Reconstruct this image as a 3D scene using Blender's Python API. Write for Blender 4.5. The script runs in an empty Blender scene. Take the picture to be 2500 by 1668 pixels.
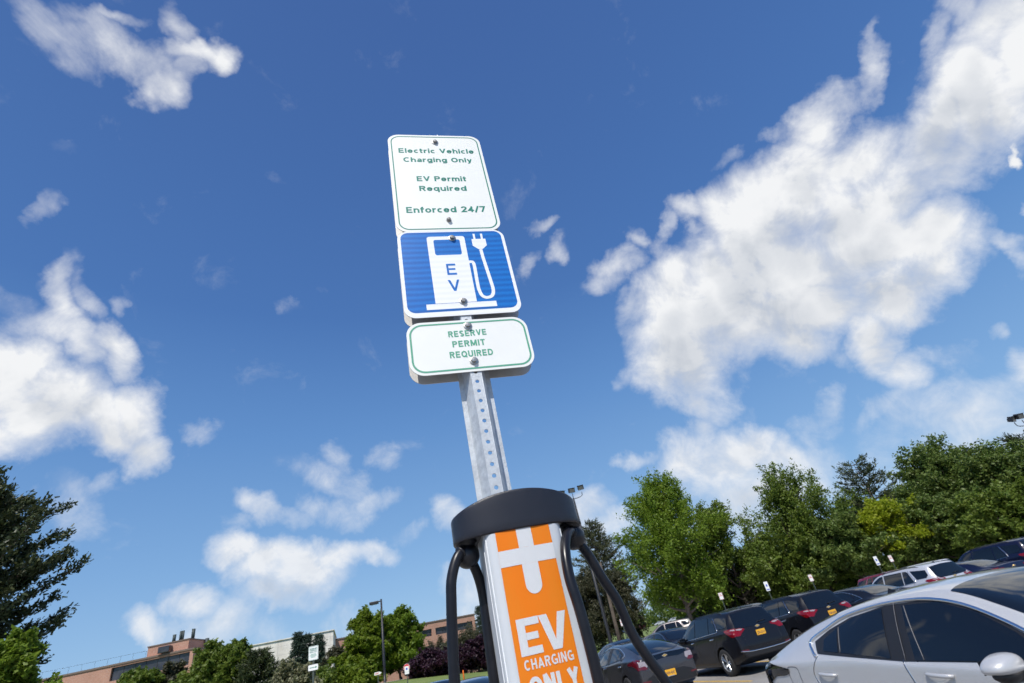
import bpy, bmesh, math, random
import numpy as np
from math import radians as R_, sin, cos, pi
from mathutils import Vector, Matrix
from mathutils.bvhtree import BVHTree
from mathutils.geometry import delaunay_2d_cdt

scene = bpy.context.scene
COL = scene.collection

# ------------------------------------------------------------------ camera
CAM_H = 1.75
F_PX, PITCH, ROLL = 1200.0, R_(32.0), R_(13.12)
fw = Vector((0, cos(PITCH), sin(PITCH)))
r0 = Vector((1, 0, 0)); u0 = Vector((0, -sin(PITCH), cos(PITCH)))
ri = cos(ROLL) * r0 - sin(ROLL) * u0
ui = cos(ROLL) * u0 + sin(ROLL) * r0
cd = bpy.data.cameras.new("camera"); cam = bpy.data.objects.new("camera", cd); COL.objects.link(cam)
cam.matrix_world = Matrix(((ri.x, ui.x, -fw.x, 0), (ri.y, ui.y, -fw.y, 0), (ri.z, ui.z, -fw.z, CAM_H), (0, 0, 0, 1)))
cd.sensor_width = 36.0; cd.lens = 36.0 * F_PX / 2500.0
cd.clip_start = 0.02; cd.clip_end = 3000
cd.dof.use_dof = True; cd.dof.focus_distance = 1.25; cd.dof.aperture_fstop = 9.0
scene.camera = cam
scene.cycles.use_adaptive_sampling = True; scene.cycles.adaptive_threshold = 0.02; scene.cycles.adaptive_min_samples = 12

# ------------------------------------------------------------------ world, sun, exposure
SUN_DIR = Vector((-0.10, -0.57, 0.815)).normalized()
SUN_EL = math.asin(SUN_DIR.z); SUN_AZ = math.atan2(SUN_DIR.x, SUN_DIR.y)
scene.view_settings.view_transform = 'Standard'; scene.view_settings.look = 'None'
scene.view_settings.exposure = 0.0; scene.view_settings.gamma = 1.0
sl = bpy.data.lights.new("sun", 'SUN'); sl.energy = 4.9; sl.angle = R_(0.53); sl.color = (1, .955, .89)
so = bpy.data.objects.new("sun", sl); COL.objects.link(so)
so.rotation_euler = (-SUN_DIR).to_track_quat('-Z', 'Y').to_euler(); so.location = (0, 0, 30)

# clouds as soft ellipses on the sky, in stereographic direction coordinates: x, y, rx, ry, angle, weight
CLOUDS = [(-0.2795,0.145,0.0347,0.0121,-2.2093,0.363), (-0.283,0.1315,0.0194,0.0103,-2.3401,0.33), (-0.2473,0.1493,0.0282,0.0095,-2.348,0.363), (-0.241,0.1735,0.0446,0.0174,-2.3433,0.6375), (-0.2763,0.1682,0.0189,0.0137,-1.9849,0.33), (-0.2321,0.2007,0.0219,0.0193,-1.0636,0.95), (-0.1949,0.1875,0.0328,0.0131,-2.729,0.85), (-0.1789,0.197,0.0209,0.0162,2.7665,0.95), (-0.1919,0.1637,0.0203,0.0107,1.876,0.396), (-0.2313,0.1469,0.0217,0.0068,-2.8133,0.396), (-0.2109,0.1957,0.0294,0.0112,2.8262,0.595), (-0.3701,0.2494,0.0143,0.0065,2.4734,0.2772), (-0.3707,0.3549,0.0107,0.0071,2.341,0.2244), (-0.2446,0.4125,0.0134,0.0079,-2.1002,0.2376), (-0.3372,0.2206,0.0131,0.0046,-2.7559,0.1716), (-0.4024,0.3154,0.034,0.0167,2.471,0.85), (-0.3839,0.3244,0.0242,0.0101,1.8941,0.396), (-0.4308,0.3286,0.0329,0.0186,-3.113,0.6375), (-0.4342,0.309,0.0181,0.0114,-1.9281,0.33), (-0.4244,0.351,0.0317,0.0227,-1.2785,0.85), (-0.414,0.385,0.0411,0.0205,1.8279,0.9), (-0.4789,0.3629,0.0485,0.0284,2.2495,1.1), (-0.4913,0.4004,0.055,0.0391,-1.9509,1.15), (-0.4622,0.4283,0.0612,0.0362,-1.9993,1.1), (-0.4332,0.4576,0.0512,0.0321,1.7145,1.05), (-0.4383,0.5033,0.0325,0.0246,2.2073,0.9), (-0.5218,0.4106,0.0299,0.0231,-2.1428,0.9), (-0.4418,0.3924,0.0301,0.0139,1.9553,0.33), (-0.3861,0.5204,0.0248,0.0125,-1.753,0.33), (-0.5197,0.4948,0.0335,0.0197,-1.6032,0.396), (-0.4939,0.51,0.0178,0.0122,-2.8405,0.264), (-0.5195,0.5216,0.0226,0.0179,-1.8217,0.231), (-0.5336,0.6848,0.0347,0.0232,-2.0547,1), (-0.4869,0.6843,0.037,0.0246,-2.1746,0.85), (-0.4271,0.6624,0.0496,0.0249,-2.145,1.05), (-0.4061,0.7028,0.0609,0.0372,-2.3805,1.1), (-0.374,0.7398,0.079,0.0391,-2.5656,1.1), (-0.318,0.745,0.0576,0.029,-2.6376,1), (-0.2775,0.7682,0.0442,0.0208,-2.3822,0.8), (-0.4052,0.7521,0.0713,0.0242,-2.4753,0.85), (-0.4872,0.7335,0.0608,0.0369,-2.6546,0.8), (-0.4576,0.77,0.0625,0.029,-2.3733,0.396), (-0.425,0.6366,0.0208,0.0116,-2.3876,0.297), (-0.3768,0.6318,0.0371,0.0194,-1.9735,0.6375), (-0.3551,0.6601,0.0308,0.0164,-2.3232,0.363), (-0.3267,0.658,0.0222,0.0195,-2.0419,0.396), (-0.2869,0.6882,0.0484,0.024,-2.5975,0.396), (-0.2451,0.6969,0.0387,0.0218,-2.9976,0.5525), (-0.2931,0.6312,0.0552,0.0196,-2.2312,0.363), (-0.2563,0.6611,0.0414,0.0186,-2.1459,0.33), (-0.3073,0.6098,0.0294,0.0108,-2.5965,0.231), (-0.2692,0.6049,0.0168,0.0153,-2.225,0.264), (-0.2083,0.6447,0.0247,0.0175,-2.3234,0.231), (-0.2237,0.7716,0.0297,0.0136,-2.8443,0.33), (-0.4073,0.6298,0.021,0.0117,-2.4159,0.231), (-0.1558,0.7669,0.0376,0.0258,1.1399,0.5525), (-0.1596,0.8737,0.0474,0.0429,1.7144,0.595), (-0.1705,0.9167,0.0586,0.0341,-2.7471,0.595), (-0.3437,0.8359,0.0331,0.024,-2.5271,0.396), (-0.3998,0.8464,0.0516,0.0183,-2.4888,0.33), (0.0543,0.8243,0.0519,0.0484,2.9223,0.95), (0.085,0.8453,0.0376,0.0266,-3.0822,0.9), (0.1391,0.7409,0.0314,0.0157,-3.0671,0.5525), (0.2118,0.7541,0.0552,0.0496,2.1274,1.1), (0.2541,0.7639,0.0757,0.0641,2.8644,1.15), (0.3027,0.7462,0.0548,0.0431,-3.1219,1.1), (0.3482,0.7488,0.0493,0.0339,3.0491,0.95), (0.2343,0.7071,0.0311,0.0287,2.0556,0.6375), (0.2654,0.673,0.0252,0.0231,1.8846,0.396), (0.3242,0.7887,0.0962,0.0427,3.0206,0.9), (0.2876,0.8041,0.0666,0.0346,3.0382,0.9), (0.2054,0.511,0.051,0.0492,1.0034,1.1), (0.2307,0.5485,0.0796,0.0764,-2.8651,1.2), (0.1945,0.6105,0.0503,0.0466,1.862,1.1), (0.2333,0.6272,0.0653,0.0571,3.0973,1.1), (0.1716,0.5416,0.0308,0.0298,1.4241,0.6375), (0.2666,0.5057,0.0684,0.0645,-2.6431,1.2), (0.2682,0.4295,0.038,0.0323,-2.8215,1), (0.3066,0.4549,0.0757,0.0665,1.1224,1.2), (0.3524,0.5051,0.081,0.0704,-2.9769,1.2), (0.3233,0.5601,0.0944,0.0606,2.895,1.15), (0.3691,0.5856,0.0525,0.0383,3.0595,0.95), (0.3484,0.4076,0.0601,0.0568,1.86,1.15), (0.3823,0.3766,0.0535,0.0426,2.2817,1.1), (0.3397,0.3556,0.0254,0.0194,1.4057,0.595), (0.3505,0.3241,0.0222,0.0159,-3.0724,0.595), (0.3703,0.3022,0.0281,0.0133,1.6915,0.6375), (0.3722,0.2779,0.0195,0.0058,1.6212,0.363), (0.4011,0.4526,0.0756,0.0729,2.3627,1.2), (0.4253,0.401,0.056,0.0464,1.7914,1.15), (0.439,0.3469,0.0507,0.0415,1.5414,1.15), (0.4484,0.3061,0.0455,0.0338,1.582,1.15), (0.4557,0.2694,0.0412,0.0285,1.2478,1.15), (0.4282,0.2506,0.032,0.0215,-2.5784,0.9), (0.4182,0.2723,0.0255,0.013,1.4352,0.595), (0.4792,0.2853,0.0533,0.0245,1.0768,1.05), (0.4776,0.3452,0.0462,0.0363,1.7436,1), (0.4924,0.3188,0.0415,0.0219,1.0669,1), (0.4651,0.3775,0.0311,0.0283,1.759,0.8), (0.4482,0.4682,0.0533,0.0449,-2.9378,1.1), (0.4734,0.4947,0.042,0.0348,1.5337,1), (0.4499,0.5179,0.0509,0.0408,2.3772,1.1), (0.44,0.5615,0.0581,0.0266,1.5442,1.05), (0.4575,0.5919,0.0359,0.0304,1.9647,0.95), (0.3876,0.5347,0.0674,0.0435,3.0926,1.1), (0.4188,0.6088,0.0153,0.0126,1.5283,0.264), (0.2257,0.6604,0.0473,0.0251,-2.5459,0.8), (0.1446,0.4756,0.0282,0.0188,2.921,0.595), (0.1268,0.4949,0.0219,0.0162,-2.9842,0.363), (0.1671,0.4495,0.0155,0.0134,0.8904,0.5525), (0.2022,0.4377,0.0211,0.0122,1.9053,0.5525), (0.1916,0.4647,0.0152,0.0139,-2.7728,0.33), (0.2314,0.4548,0.0206,0.0079,1.5492,0.396), (0.0569,0.4258,0.0166,0.0089,2.9915,0.396), (0.0729,0.4561,0.0184,0.0143,2.8181,0.6375), (0.0366,0.4636,0.0158,0.0101,2.3006,0.33), (0.2764,0.366,0.0187,0.0098,2.8578,0.33), (0.3147,0.3467,0.011,0.0076,-2.9172,0.264), (0.1558,0.5631,0.0168,0.0141,-3.0266,0.33), (0.1464,0.6247,0.0182,0.0177,1.9588,0.33), (0.5117,0.3582,0.013,0.0039,1.1944,0.9), (0.5226,0.445,0.0238,0.0138,-2.9278,0.6375), (0.5375,0.461,0.0213,0.0097,1.2515,0.5525), (0.5054,0.4451,0.0143,0.0131,1.7369,0.363), (0.4832,0.3928,0.0128,0.0084,2.5758,0.297), (0.4829,0.4275,0.0374,0.0137,1.0525,0.33), (0.5265,0.4051,0.0094,0.0057,1.1269,0.396), (0.4861,0.6091,0.0328,0.0247,2.2237,0.8), (0.5731,0.5833,0.0262,0.0199,1.591,0.85), (0.5387,0.6478,0.064,0.0323,2.5873,0.6375), (0.5095,0.6841,0.0369,0.0304,2.62,0.396), (0.5691,0.659,0.0435,0.0294,2.7394,0.6375), (0.5397,0.682,0.0522,0.0265,2.8209,0.5525), (0.4527,0.6671,0.0434,0.0111,2.2701,0.396), (0.3997,0.6755,0.0263,0.0157,2.1696,0.33), (0.3905,0.6977,0.0283,0.0195,2.9258,0.33), (0.3864,0.7441,0.0445,0.0329,2.8455,0.363), (0.4522,0.7208,0.033,0.0262,1.7463,0.297), (0.5965,0.6587,0.0444,0.0305,1.5063,0.595), (0.5067,0.7443,0.0585,0.039,2.7361,0.33), (0.4343,0.767,0.0434,0.0323,2.7377,0.33), (0.5451,0.5429,0.0096,0.0088,1.2576,0.264), (0.5147,0.5813,0.0216,0.0159,2.9083,0.264), (0.4207,0.5057,0.0279,0.0226,1.2756,0.8), (0.4574,0.4577,0.0622,0.0504,-2.9829,1.1), (0.4824,0.4836,0.0399,0.03,1.2175,1), (0.4558,0.5276,0.0492,0.0332,1.3551,1.1), (0.4459,0.5716,0.0515,0.0265,1.427,1.05), (0.3122,0.4212,0.053,0.0513,1.1438,1.1), (0.3481,0.381,0.0408,0.0374,2.553,1.1), (0.2309,0.4227,0.0257,0.0195,-2.9528,0.9), (0.3451,0.3435,0.0327,0.0259,1.2655,1), (0.2184,0.5881,0.0795,0.0752,1.6334,1.2), (0.4728,0.2632,0.055,0.0204,1.1011,1.1), (0.2825,0.5385,0.0893,0.0674,-3.0964,1.2), (0.3911,0.4204,0.0501,0.0419,-2.7463,1.2), (0.2611,0.4845,0.047,0.0422,-2.8355,1.1), (0.4638,0.3235,0.0493,0.034,0.8944,1.15), (0.4617,0.2632,0.0399,0.0257,0.7885,1.1), (0.5151,0.6595,0.0704,0.038,2.8594,0.396), (0.5674,0.6285,0.048,0.0428,2.4579,0.595), (0.2856,0.8298,0.1183,0.0348,3.0696,0.595), (0.0678,0.8926,0.0538,0.0382,1.8688,0.396), (-0.4701,0.3926,0.0527,0.0358,-2.3896,1.1), (-0.4584,0.4618,0.056,0.0294,-1.9381,1)]


def N(t, typ, **kw):
    n = t.nodes.new(typ)
    for k, v in kw.items(): setattr(n, k, v)
    return n
def M(t, op, a, b=None, c=None, clamp=False):
    n = t.nodes.new('ShaderNodeMath'); n.operation = op; n.use_clamp = clamp
    for i, v in enumerate((a, b, c)):
        if v is None: continue
        if isinstance(v, (int, float)): n.inputs[i].default_value = v
        else: t.links.new(v, n.inputs[i])
    return n.outputs[0]
def VM(t, op, a, b=None, c=None, out=0):
    n = t.nodes.new('ShaderNodeVectorMath'); n.operation = op
    for i, v in enumerate((a, b, c)):
        if v is None: continue
        if isinstance(v, (tuple, list)): n.inputs[i].default_value = v
        else: t.links.new(v, n.inputs[i])
    return n.outputs[out]
def noise(t, vec, scale, detail=2, rough=.5, dist=0, dims='3D', color=False):
    n = N(t, 'ShaderNodeTexNoise', noise_dimensions=dims)
    n.inputs['Scale'].default_value = scale; n.inputs['Detail'].default_value = detail
    n.inputs['Roughness'].default_value = rough; n.inputs['Distortion'].default_value = dist
    if vec is not None: t.links.new(vec, n.inputs['Vector'])
    return n.outputs['Color' if color else 'Fac']

def build_world():
    w = bpy.data.worlds.new("World"); scene.world = w; w.use_nodes = True
    t = w.node_tree; t.nodes.clear()
    out = N(t, 'ShaderNodeOutputWorld'); bg = N(t, 'ShaderNodeBackground'); bg.inputs['Strength'].default_value = SKY_STRENGTH
    t.links.new(bg.outputs[0], out.inputs[0])
    sky = N(t, 'ShaderNodeTexSky', sky_type='NISHITA', sun_disc=False)
    sky.sun_elevation = SUN_EL; sky.sun_rotation = SUN_AZ
    sky.altitude = 300; sky.air_density = 1.15; sky.dust_density = 0.5; sky.ozone_density = 2.2
    tc = N(t, 'ShaderNodeTexCoord')
    d = tc.outputs['Generated']
    sep = N(t, 'ShaderNodeSeparateXYZ'); t.links.new(d, sep.inputs[0])
    den = M(t, 'MAXIMUM', M(t, 'ADD', sep.outputs[2], 1.0), .2)
    cx = N(t, 'ShaderNodeCombineXYZ')
    t.links.new(M(t, 'DIVIDE', sep.outputs[0], den), cx.inputs[0]); t.links.new(M(t, 'DIVIDE', sep.outputs[1], den), cx.inputs[1])
    q = cx.outputs[0]
    # density group
    g = bpy.data.node_groups.new("cloud_density", 'ShaderNodeTree')
    g.interface.new_socket("q", in_out='INPUT', socket_type='NodeSocketVector')
    g.interface.new_socket("density", in_out='OUTPUT', socket_type='NodeSocketFloat')
    g.interface.new_socket("detail", in_out='OUTPUT', socket_type='NodeSocketFloat')
    gi = N(g, 'NodeGroupInput'); go = N(g, 'NodeGroupOutput'); qq = gi.outputs[0]
    wc = noise(g, qq, 8, 6, .58, 0, '2D', True)
    warp = VM(g, 'MULTIPLY', VM(g, 'SUBTRACT', wc, (.5, .5, .5)), (.085, .085, 0))
    qw = VM(g, 'ADD', qq, warp)
    sq = N(g, 'ShaderNodeSeparateXYZ'); g.links.new(qw, sq.inputs[0]); qx, qy = sq.outputs[0], sq.outputs[1]
    f = None
    for (x, y, rx, ry, a, wt) in CLOUDS:
        mp = N(g, 'ShaderNodeMapping', vector_type='TEXTURE')
        mp.inputs['Location'].default_value = (x, y, 0); mp.inputs['Rotation'].default_value = (0, 0, a); mp.inputs['Scale'].default_value = (rx, ry, 1e6)
        cb = N(g, 'ShaderNodeCombineXYZ'); g.links.new(qx, cb.inputs[0]); g.links.new(qy, cb.inputs[1])
        if f is not None: g.links.new(f, cb.inputs[2])      # carried along only so that the nodes run one after another
        g.links.new(cb.outputs[0], mp.inputs[0])
        dd = VM(g, 'DOT_PRODUCT', mp.outputs[0], mp.outputs[0], out=1)
        v = M(g, 'MULTIPLY_ADD', dd, -wt, wt)
        f = v if f is None else M(g, 'SMOOTH_MAX', f, v, .18)
    f = M(g, 'MAXIMUM', f, -.35)
    n1 = noise(g, qq, 15, 8, .64, .25, '2D')
    dens = M(g, 'ADD', f, M(g, 'MULTIPLY', M(g, 'SUBTRACT', n1, .5), 1.5))
    g.links.new(dens, go.inputs[0]); g.links.new(M(g, 'ADD', f, M(g, 'MULTIPLY', M(g, 'SUBTRACT', n1, .5), .45)), go.inputs[1])
    grp = N(t, 'ShaderNodeGroup'); grp.node_tree = g; t.links.new(q, grp.inputs[0])
    d0, n0 = grp.outputs[0], grp.outputs[1]
    def ramp(v, a, b, lo=0., hi=1., smooth=True):
        n = N(t, 'ShaderNodeMapRange', interpolation_type='SMOOTHSTEP' if smooth else 'LINEAR')
        n.inputs[1].default_value = a; n.inputs[2].default_value = b; n.inputs[3].default_value = lo; n.inputs[4].default_value = hi
        t.links.new(v, n.inputs[0]); return n.outputs[0]
    alpha = M(t, 'POWER', ramp(d0, -.16, 1.05, smooth=False), 1.35)
    veil = M(t, 'MULTIPLY', ramp(grp.outputs[1], -.12, .8), .32)               # thin feathered haze round every cloud
    alpha = M(t, 'MAXIMUM', alpha, veil)
    alpha = M(t, 'MULTIPLY', alpha, ramp(sep.outputs[2], -.02, .02))
    alpha = M(t, 'MULTIPLY', alpha, ramp(sep.outputs[2], .0, .38, .72, 1.))       # air in front of the low clouds
    # self-shadow: how thick the cloud is a little way towards the sun (up the picture, towards the zenith)
    grp2 = N(t, 'ShaderNodeGroup'); grp2.node_tree = g; t.links.new(VM(t, 'ADD', q, (0.0, -.062, 0)), grp2.inputs[0])
    body = ramp(grp2.outputs[1], .45, 1.45)
    # billows: the noise a little way towards the sun against the noise here
    qs = VM(t, 'ADD', q, (LIGHT_DX, LIGHT_DY, 0))
    n1 = noise(t, qs, 15, 4, .55, .25, '2D')
    n2 = noise(t, q, 15, 4, .55, .25, '2D')
    diff = M(t, 'SUBTRACT', n1, n2)
    sh = M(t, 'ADD', M(t, 'MULTIPLY', ramp(diff, -.08, .26), .25), M(t, 'MULTIPLY', body, .58))
    sh = M(t, 'MULTIPLY', sh, ramp(d0, .35, 1.0, .35, .95), clamp=True)
    mix = N(t, 'ShaderNodeMix', data_type='RGBA'); t.links.new(sh, mix.inputs[0])
    mix.inputs[6].default_value = CLOUD_LIT; mix.inputs[7].default_value = CLOUD_SHADE
    # clear sky: the Nishita sky pulled to the deep blue of the day
    cr = N(t, 'ShaderNodeValToRGB'); t.links.new(sep.outputs[2], cr.inputs[0])
    el = cr.color_ramp.elements
    pts = [(0, (.32, .53, .82)), (.10, (.265, .48, .785)), (.21, (.20, .405, .735)), (.41, (.115, .285, .63)), (.60, (.062, .180, .49)), (.92, (.045, .126, .385))]
    el[0].position = 0; el[0].color = (*pts[0][1], 1); el[1].position = .92; el[1].color = (*pts[-1][1], 1)
    for p, c in pts[1:-1]:
        e = el.new(p); e.color = (*c, 1)
    ramped = VM(t, 'MULTIPLY', cr.outputs[0], (1 / SKY_STRENGTH,) * 3)
    ms = N(t, 'ShaderNodeMix', data_type='RGBA'); ms.inputs[0].default_value = .8
    t.links.new(sky.outputs[0], ms.inputs[6]); t.links.new(ramped, ms.inputs[7])
    m2 = N(t, 'ShaderNodeMix', data_type='RGBA'); t.links.new(alpha, m2.inputs[0])
    t.links.new(ms.outputs[2], m2.inputs[6]); t.links.new(mix.outputs[2], m2.inputs[7])
    t.links.new(m2.outputs[2], bg.inputs['Color'])
    w.cycles.sampling_method = 'MANUAL'; w.cycles.sample_map_resolution = 256
SKY_STRENGTH = 0.12
CLOUD_LIT = (7.5, 7.6, 7.75, 1); CLOUD_SHADE = (3.4, 3.85, 4.6, 1)
LIGHT_DX, LIGHT_DY = -0.004, -0.03
build_world()
# ------------------------------------------------------------------ helpers
def tag(o, label=None, cat=None, group=None, kind=None):
    if label: o['label'] = label
    if cat: o['category'] = cat
    if group: o['group'] = group
    if kind: o['kind'] = kind
    return o
def empty(name, loc=(0, 0, 0), rz=0.0, label=None, cat=None, group=None):
    o = bpy.data.objects.new(name, None); COL.objects.link(o)
    o.location = loc; o.rotation_euler = (0, 0, rz); o.empty_display_size = .2
    return tag(o, label, cat, group)
def obj(name, verts, faces, mat=None, parent=None, smooth=False, mats=None, mi=None, loc=None):
    me = bpy.data.meshes.new(name)
    me.from_pydata([tuple(v) for v in verts], [], [tuple(f) for f in faces]); me.update()
    for m in (mats or ([mat] if mat else [])): me.materials.append(m)
    if mi is not None: me.polygons.foreach_set('material_index', mi)
    if smooth: me.polygons.foreach_set('use_smooth', [True] * len(me.polygons))
    o = bpy.data.objects.new(name, me); COL.objects.link(o)
    if parent: o.parent = parent
    if loc: o.location = loc
    return o
class MB:
    """collects simple solids for ONE mesh"""
    def __init__(s): s.v = []; s.f = []
    def add(s, v, f):
        n = len(s.v); s.v += [tuple(p) for p in v]; s.f += [tuple(i + n for i in q) for q in f]
    def box(s, c, sz, rz=0.0, bev=0.0):
        x, y, z = sz[0] / 2, sz[1] / 2, sz[2] / 2; cr, sr = cos(rz), sin(rz)
        if bev <= 0:
            v = [(a * x, b * y, d * z) for a in (-1, 1) for b in (-1, 1) for d in (-1, 1)]
            f = [(0, 1, 3, 2), (4, 6, 7, 5), (0, 4, 5, 1), (2, 3, 7, 6), (0, 2, 6, 4), (1, 5, 7, 3)]
        else:
            bm = bmesh.new(); bmesh.ops.create_cube(bm, size=1)
            for q in bm.verts: q.co = Vector((q.co.x * sz[0], q.co.y * sz[1], q.co.z * sz[2]))
            bmesh.ops.bevel(bm, geom=bm.edges[:], offset=bev, segments=2, affect='EDGES', profile=.6)
            bm.verts.index_update(); v = [tuple(q.co) for q in bm.verts]; f = [[w.index for w in q.verts] for q in bm.faces]; bm.free()
        s.add([(c[0] + cr * p[0] - sr * p[1], c[1] + sr * p[0] + cr * p[1], c[2] + p[2]) for p in v], f)
    def tube(s, pts, rad, n=10, cap=True):
        pts = [Vector(p) for p in pts]; m = len(pts)
        if not hasattr(rad, '__len__'): rad = [rad] * m
        base = len(s.v); up = Vector((0.13, 0.31, 0.94)); ux = None
        for i, p in enumerate(pts):
            d = (pts[min(i + 1, m - 1)] - pts[max(i - 1, 0)]).normalized()
            if ux is None: ux = d.cross(up if abs(d.dot(up)) < .95 else Vector((1, 0, 0))).normalized()
            else: ux = (ux - d * ux.dot(d)).normalized()
            uy = d.cross(ux)
            for k in range(n):
                a = 2 * pi * k / n; s.v.append(tuple(p + (ux * cos(a) + uy * sin(a)) * rad[i]))
        for i in range(m - 1):
            for k in range(n):
                a = base + i * n + k; b = base + i * n + (k + 1) % n
                s.f.append((a, b, b + n, a + n))
        if cap:
            s.f.append(tuple(base + k for k in range(n))[::-1]); s.f.append(tuple(base + (m - 1) * n + k for k in range(n)))
    def lathe(s, prof, n=24, c=(0, 0, 0), axis='z', cap=True):
        base = len(s.v)
        for r, h in prof:
            for k in range(n):
                a = 2 * pi * k / n; p = (r * cos(a), r * sin(a), h)
                if axis == 'x': p = (p[2], p[0], p[1])
                if axis == 'y': p = (p[0], -p[2], p[1])
                s.v.append((c[0] + p[0], c[1] + p[1], c[2] + p[2]))
        for i in range(len(prof) - 1):
            for k in range(n):
                a = base + i * n + k; b = base + i * n + (k + 1) % n
                s.f.append((a, b, b + n, a + n))
        if cap: s.f.append(tuple(base + k for k in range(n))[::-1]); s.f.append(tuple(base + (len(prof) - 1) * n + k for k in range(n)))
    def prism_y(s, outline, y0, y1):
        """outline in (x, z), extruded from y0 to y1 (y0 faces the viewer)"""
        n = len(outline); b = len(s.v)
        s.v += [(x, y0, z) for x, z in outline] + [(x, y1, z) for x, z in outline]
        s.f.append(tuple(b + i for i in range(n))); s.f.append(tuple(b + n + i for i in range(n))[::-1])
        for i in range(n):
            j = (i + 1) % n; s.f.append((b + j, b + i, b + n + i, b + n + j))
    def build(s, name, mat, parent=None, smooth=False, loc=None, fixn=True):
        o = obj(name, s.v, s.f, mat, parent, smooth, loc=loc)
        if fixn:
            bm = bmesh.new(); bm.from_mesh(o.data); bmesh.ops.recalc_face_normals(bm, faces=bm.faces[:]); bm.to_mesh(o.data); bm.free()
        return o
def smooth_by_angle(o, ang=35):
    me = o.data; me.polygons.foreach_set('use_smooth', [True] * len(me.polygons))
    bm = bmesh.new(); bm.from_mesh(me)
    for e in bm.edges:
        if len(e.link_faces) == 2 and e.calc_face_angle(0) > R_(ang): e.smooth = False
    bm.to_mesh(me); bm.free()
    return o
def catmull(pts, k=8):
    P = [Vector(p) for p in pts]; P = [2 * P[0] - P[1]] + P + [2 * P[-1] - P[-2]]; out = []
    for i in range(1, len(P) - 2):
        for j in range(k):
            t = j / k; a, b, c, d = P[i - 1], P[i], P[i + 1], P[i + 2]
            out.append(.5 * ((2 * b) + (-a + c) * t + (2 * a - 5 * b + 4 * c - d) * t * t + (-a + 3 * b - 3 * c + d) * t ** 3))
    return out + [P[-2]]
def copy_tree(o, parent=None):
    c = o.copy(); COL.objects.link(c); c.parent = parent
    for k in ('label', 'category', 'group'):
        if k in o: c[k] = o[k]
    for ch in list(o.children): copy_tree(ch, c)
    return c

# ------------------------------------------------------------------ materials
MATS = {}
def mat(name, col, rough=.5, metal=0., coat=0., spec=.5, coat_rough=.03, emit=None):
    if name in MATS: return MATS[name]
    m = bpy.data.materials.new(name); m.use_nodes = True; t = m.node_tree
    p = t.nodes['Principled BSDF']; p.inputs['Base Color'].default_value = (*col, 1)
    p.inputs['Roughness'].default_value = rough; p.inputs['Metallic'].default_value = metal
    p.inputs['Coat Weight'].default_value = coat; p.inputs['Coat Roughness'].default_value = coat_rough
    p.inputs['Specular IOR Level'].default_value = spec
    MATS[name] = m; return m
def vary(m, scale, c2, amount=1., detail=4, rough=.6, bump=0., bscale=None, lo=.35, hi=.65, vec='Object', r2=None, stretch=None):
    """second colour through noise, roughness variation and bump: the surface's own mottling"""
    t = m.node_tree; p = t.nodes['Principled BSDF']
    tc = N(t, 'ShaderNodeTexCoord'); v = tc.outputs[vec]
    if stretch: v = VM(t, 'MULTIPLY', v, stretch)
    f = noise(t, v, scale, detail, rough)
    mr = N(t, 'ShaderNodeMapRange'); mr.inputs[1].default_value = lo; mr.inputs[2].default_value = hi; mr.inputs[4].default_value = amount
    t.links.new(f, mr.inputs[0])
    mx = N(t, 'ShaderNodeMix', data_type='RGBA'); t.links.new(mr.outputs[0], mx.inputs[0])
    mx.inputs[6].default_value = p.inputs['Base Color'].default_value; mx.inputs[7].default_value = (*c2, 1)
    t.links.new(mx.outputs[2], p.inputs['Base Color'])
    if r2 is not None:
        r = N(t, 'ShaderNodeMapRange'); r.inputs[1].default_value = .3; r.inputs[2].default_value = .7
        r.inputs[3].default_value = p.inputs['Roughness'].default_value; r.inputs[4].default_value = r2
        t.links.new(f, r.inputs[0]); t.links.new(r.outputs[0], p.inputs['Roughness'])
    if bump:
        b = N(t, 'ShaderNodeBump'); b.inputs['Strength'].default_value = bump; b.inputs['Distance'].default_value = .002
        t.links.new(noise(t, v, bscale or scale * 4, 3, .6), b.inputs['Height']); t.links.new(b.outputs[0], p.inputs['Normal'])
    return m
def speckle(m, scale, col2, thr=.62, vec='Object'):
    t = m.node_tree; p = t.nodes['Principled BSDF']; tc = N(t, 'ShaderNodeTexCoord')
    f = noise(t, tc.outputs[vec], scale, 1, .5)
    mr = N(t, 'ShaderNodeMapRange'); mr.inputs[1].default_value = thr; mr.inputs[2].default_value = thr + .06; t.links.new(f, mr.inputs[0])
    mx = N(t, 'ShaderNodeMix', data_type='RGBA'); t.links.new(mr.outputs[0], mx.inputs[0])
    mx.inputs[6].default_value = p.inputs['Base Color'].default_value; mx.inputs[7].default_value = (*col2, 1)
    t.links.new(mx.outputs[2], p.inputs['Base Color']); return m

m_galv = vary(mat('galvanised_steel', (.64, .67, .69), .42, .35), 45, (.46, .49, .52), 1, 3, .7, .35, 160, r2=.6)
m_alum_back = vary(mat('sign_back_aluminium', (.60, .59, .57), .4, .35), 14, (.48, .465, .44), 1, 3, .6, .1, 60, r2=.5)
m_sign_white = vary(mat('sign_white_sheeting', (.84, .85, .82), .42), 7, (.815, .825, .79), 1, 4)
m_sign_grn = vary(mat('sign_teal_ink', (.008, .20, .140), .4), 160, (.03, .25, .18), 1, 3, .6, lo=.5, hi=.75)
m_sign_grn2 = vary(mat('sign_green_ink', (.10, .36, .235), .4), 120, (.15, .40, .28), 1, 3, .6, lo=.5, hi=.75)
m_bolt = vary(mat('bolt_zinc', (.50, .50, .49), .3, .85), 200, (.34, .33, .31), 1, 2, .6, r2=.5)
m_bolt_dk = vary(mat('bolt_weathered', (.34, .34, .33), .45, .6), 200, (.2, .19, .18), 1, 2, .6)
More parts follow.
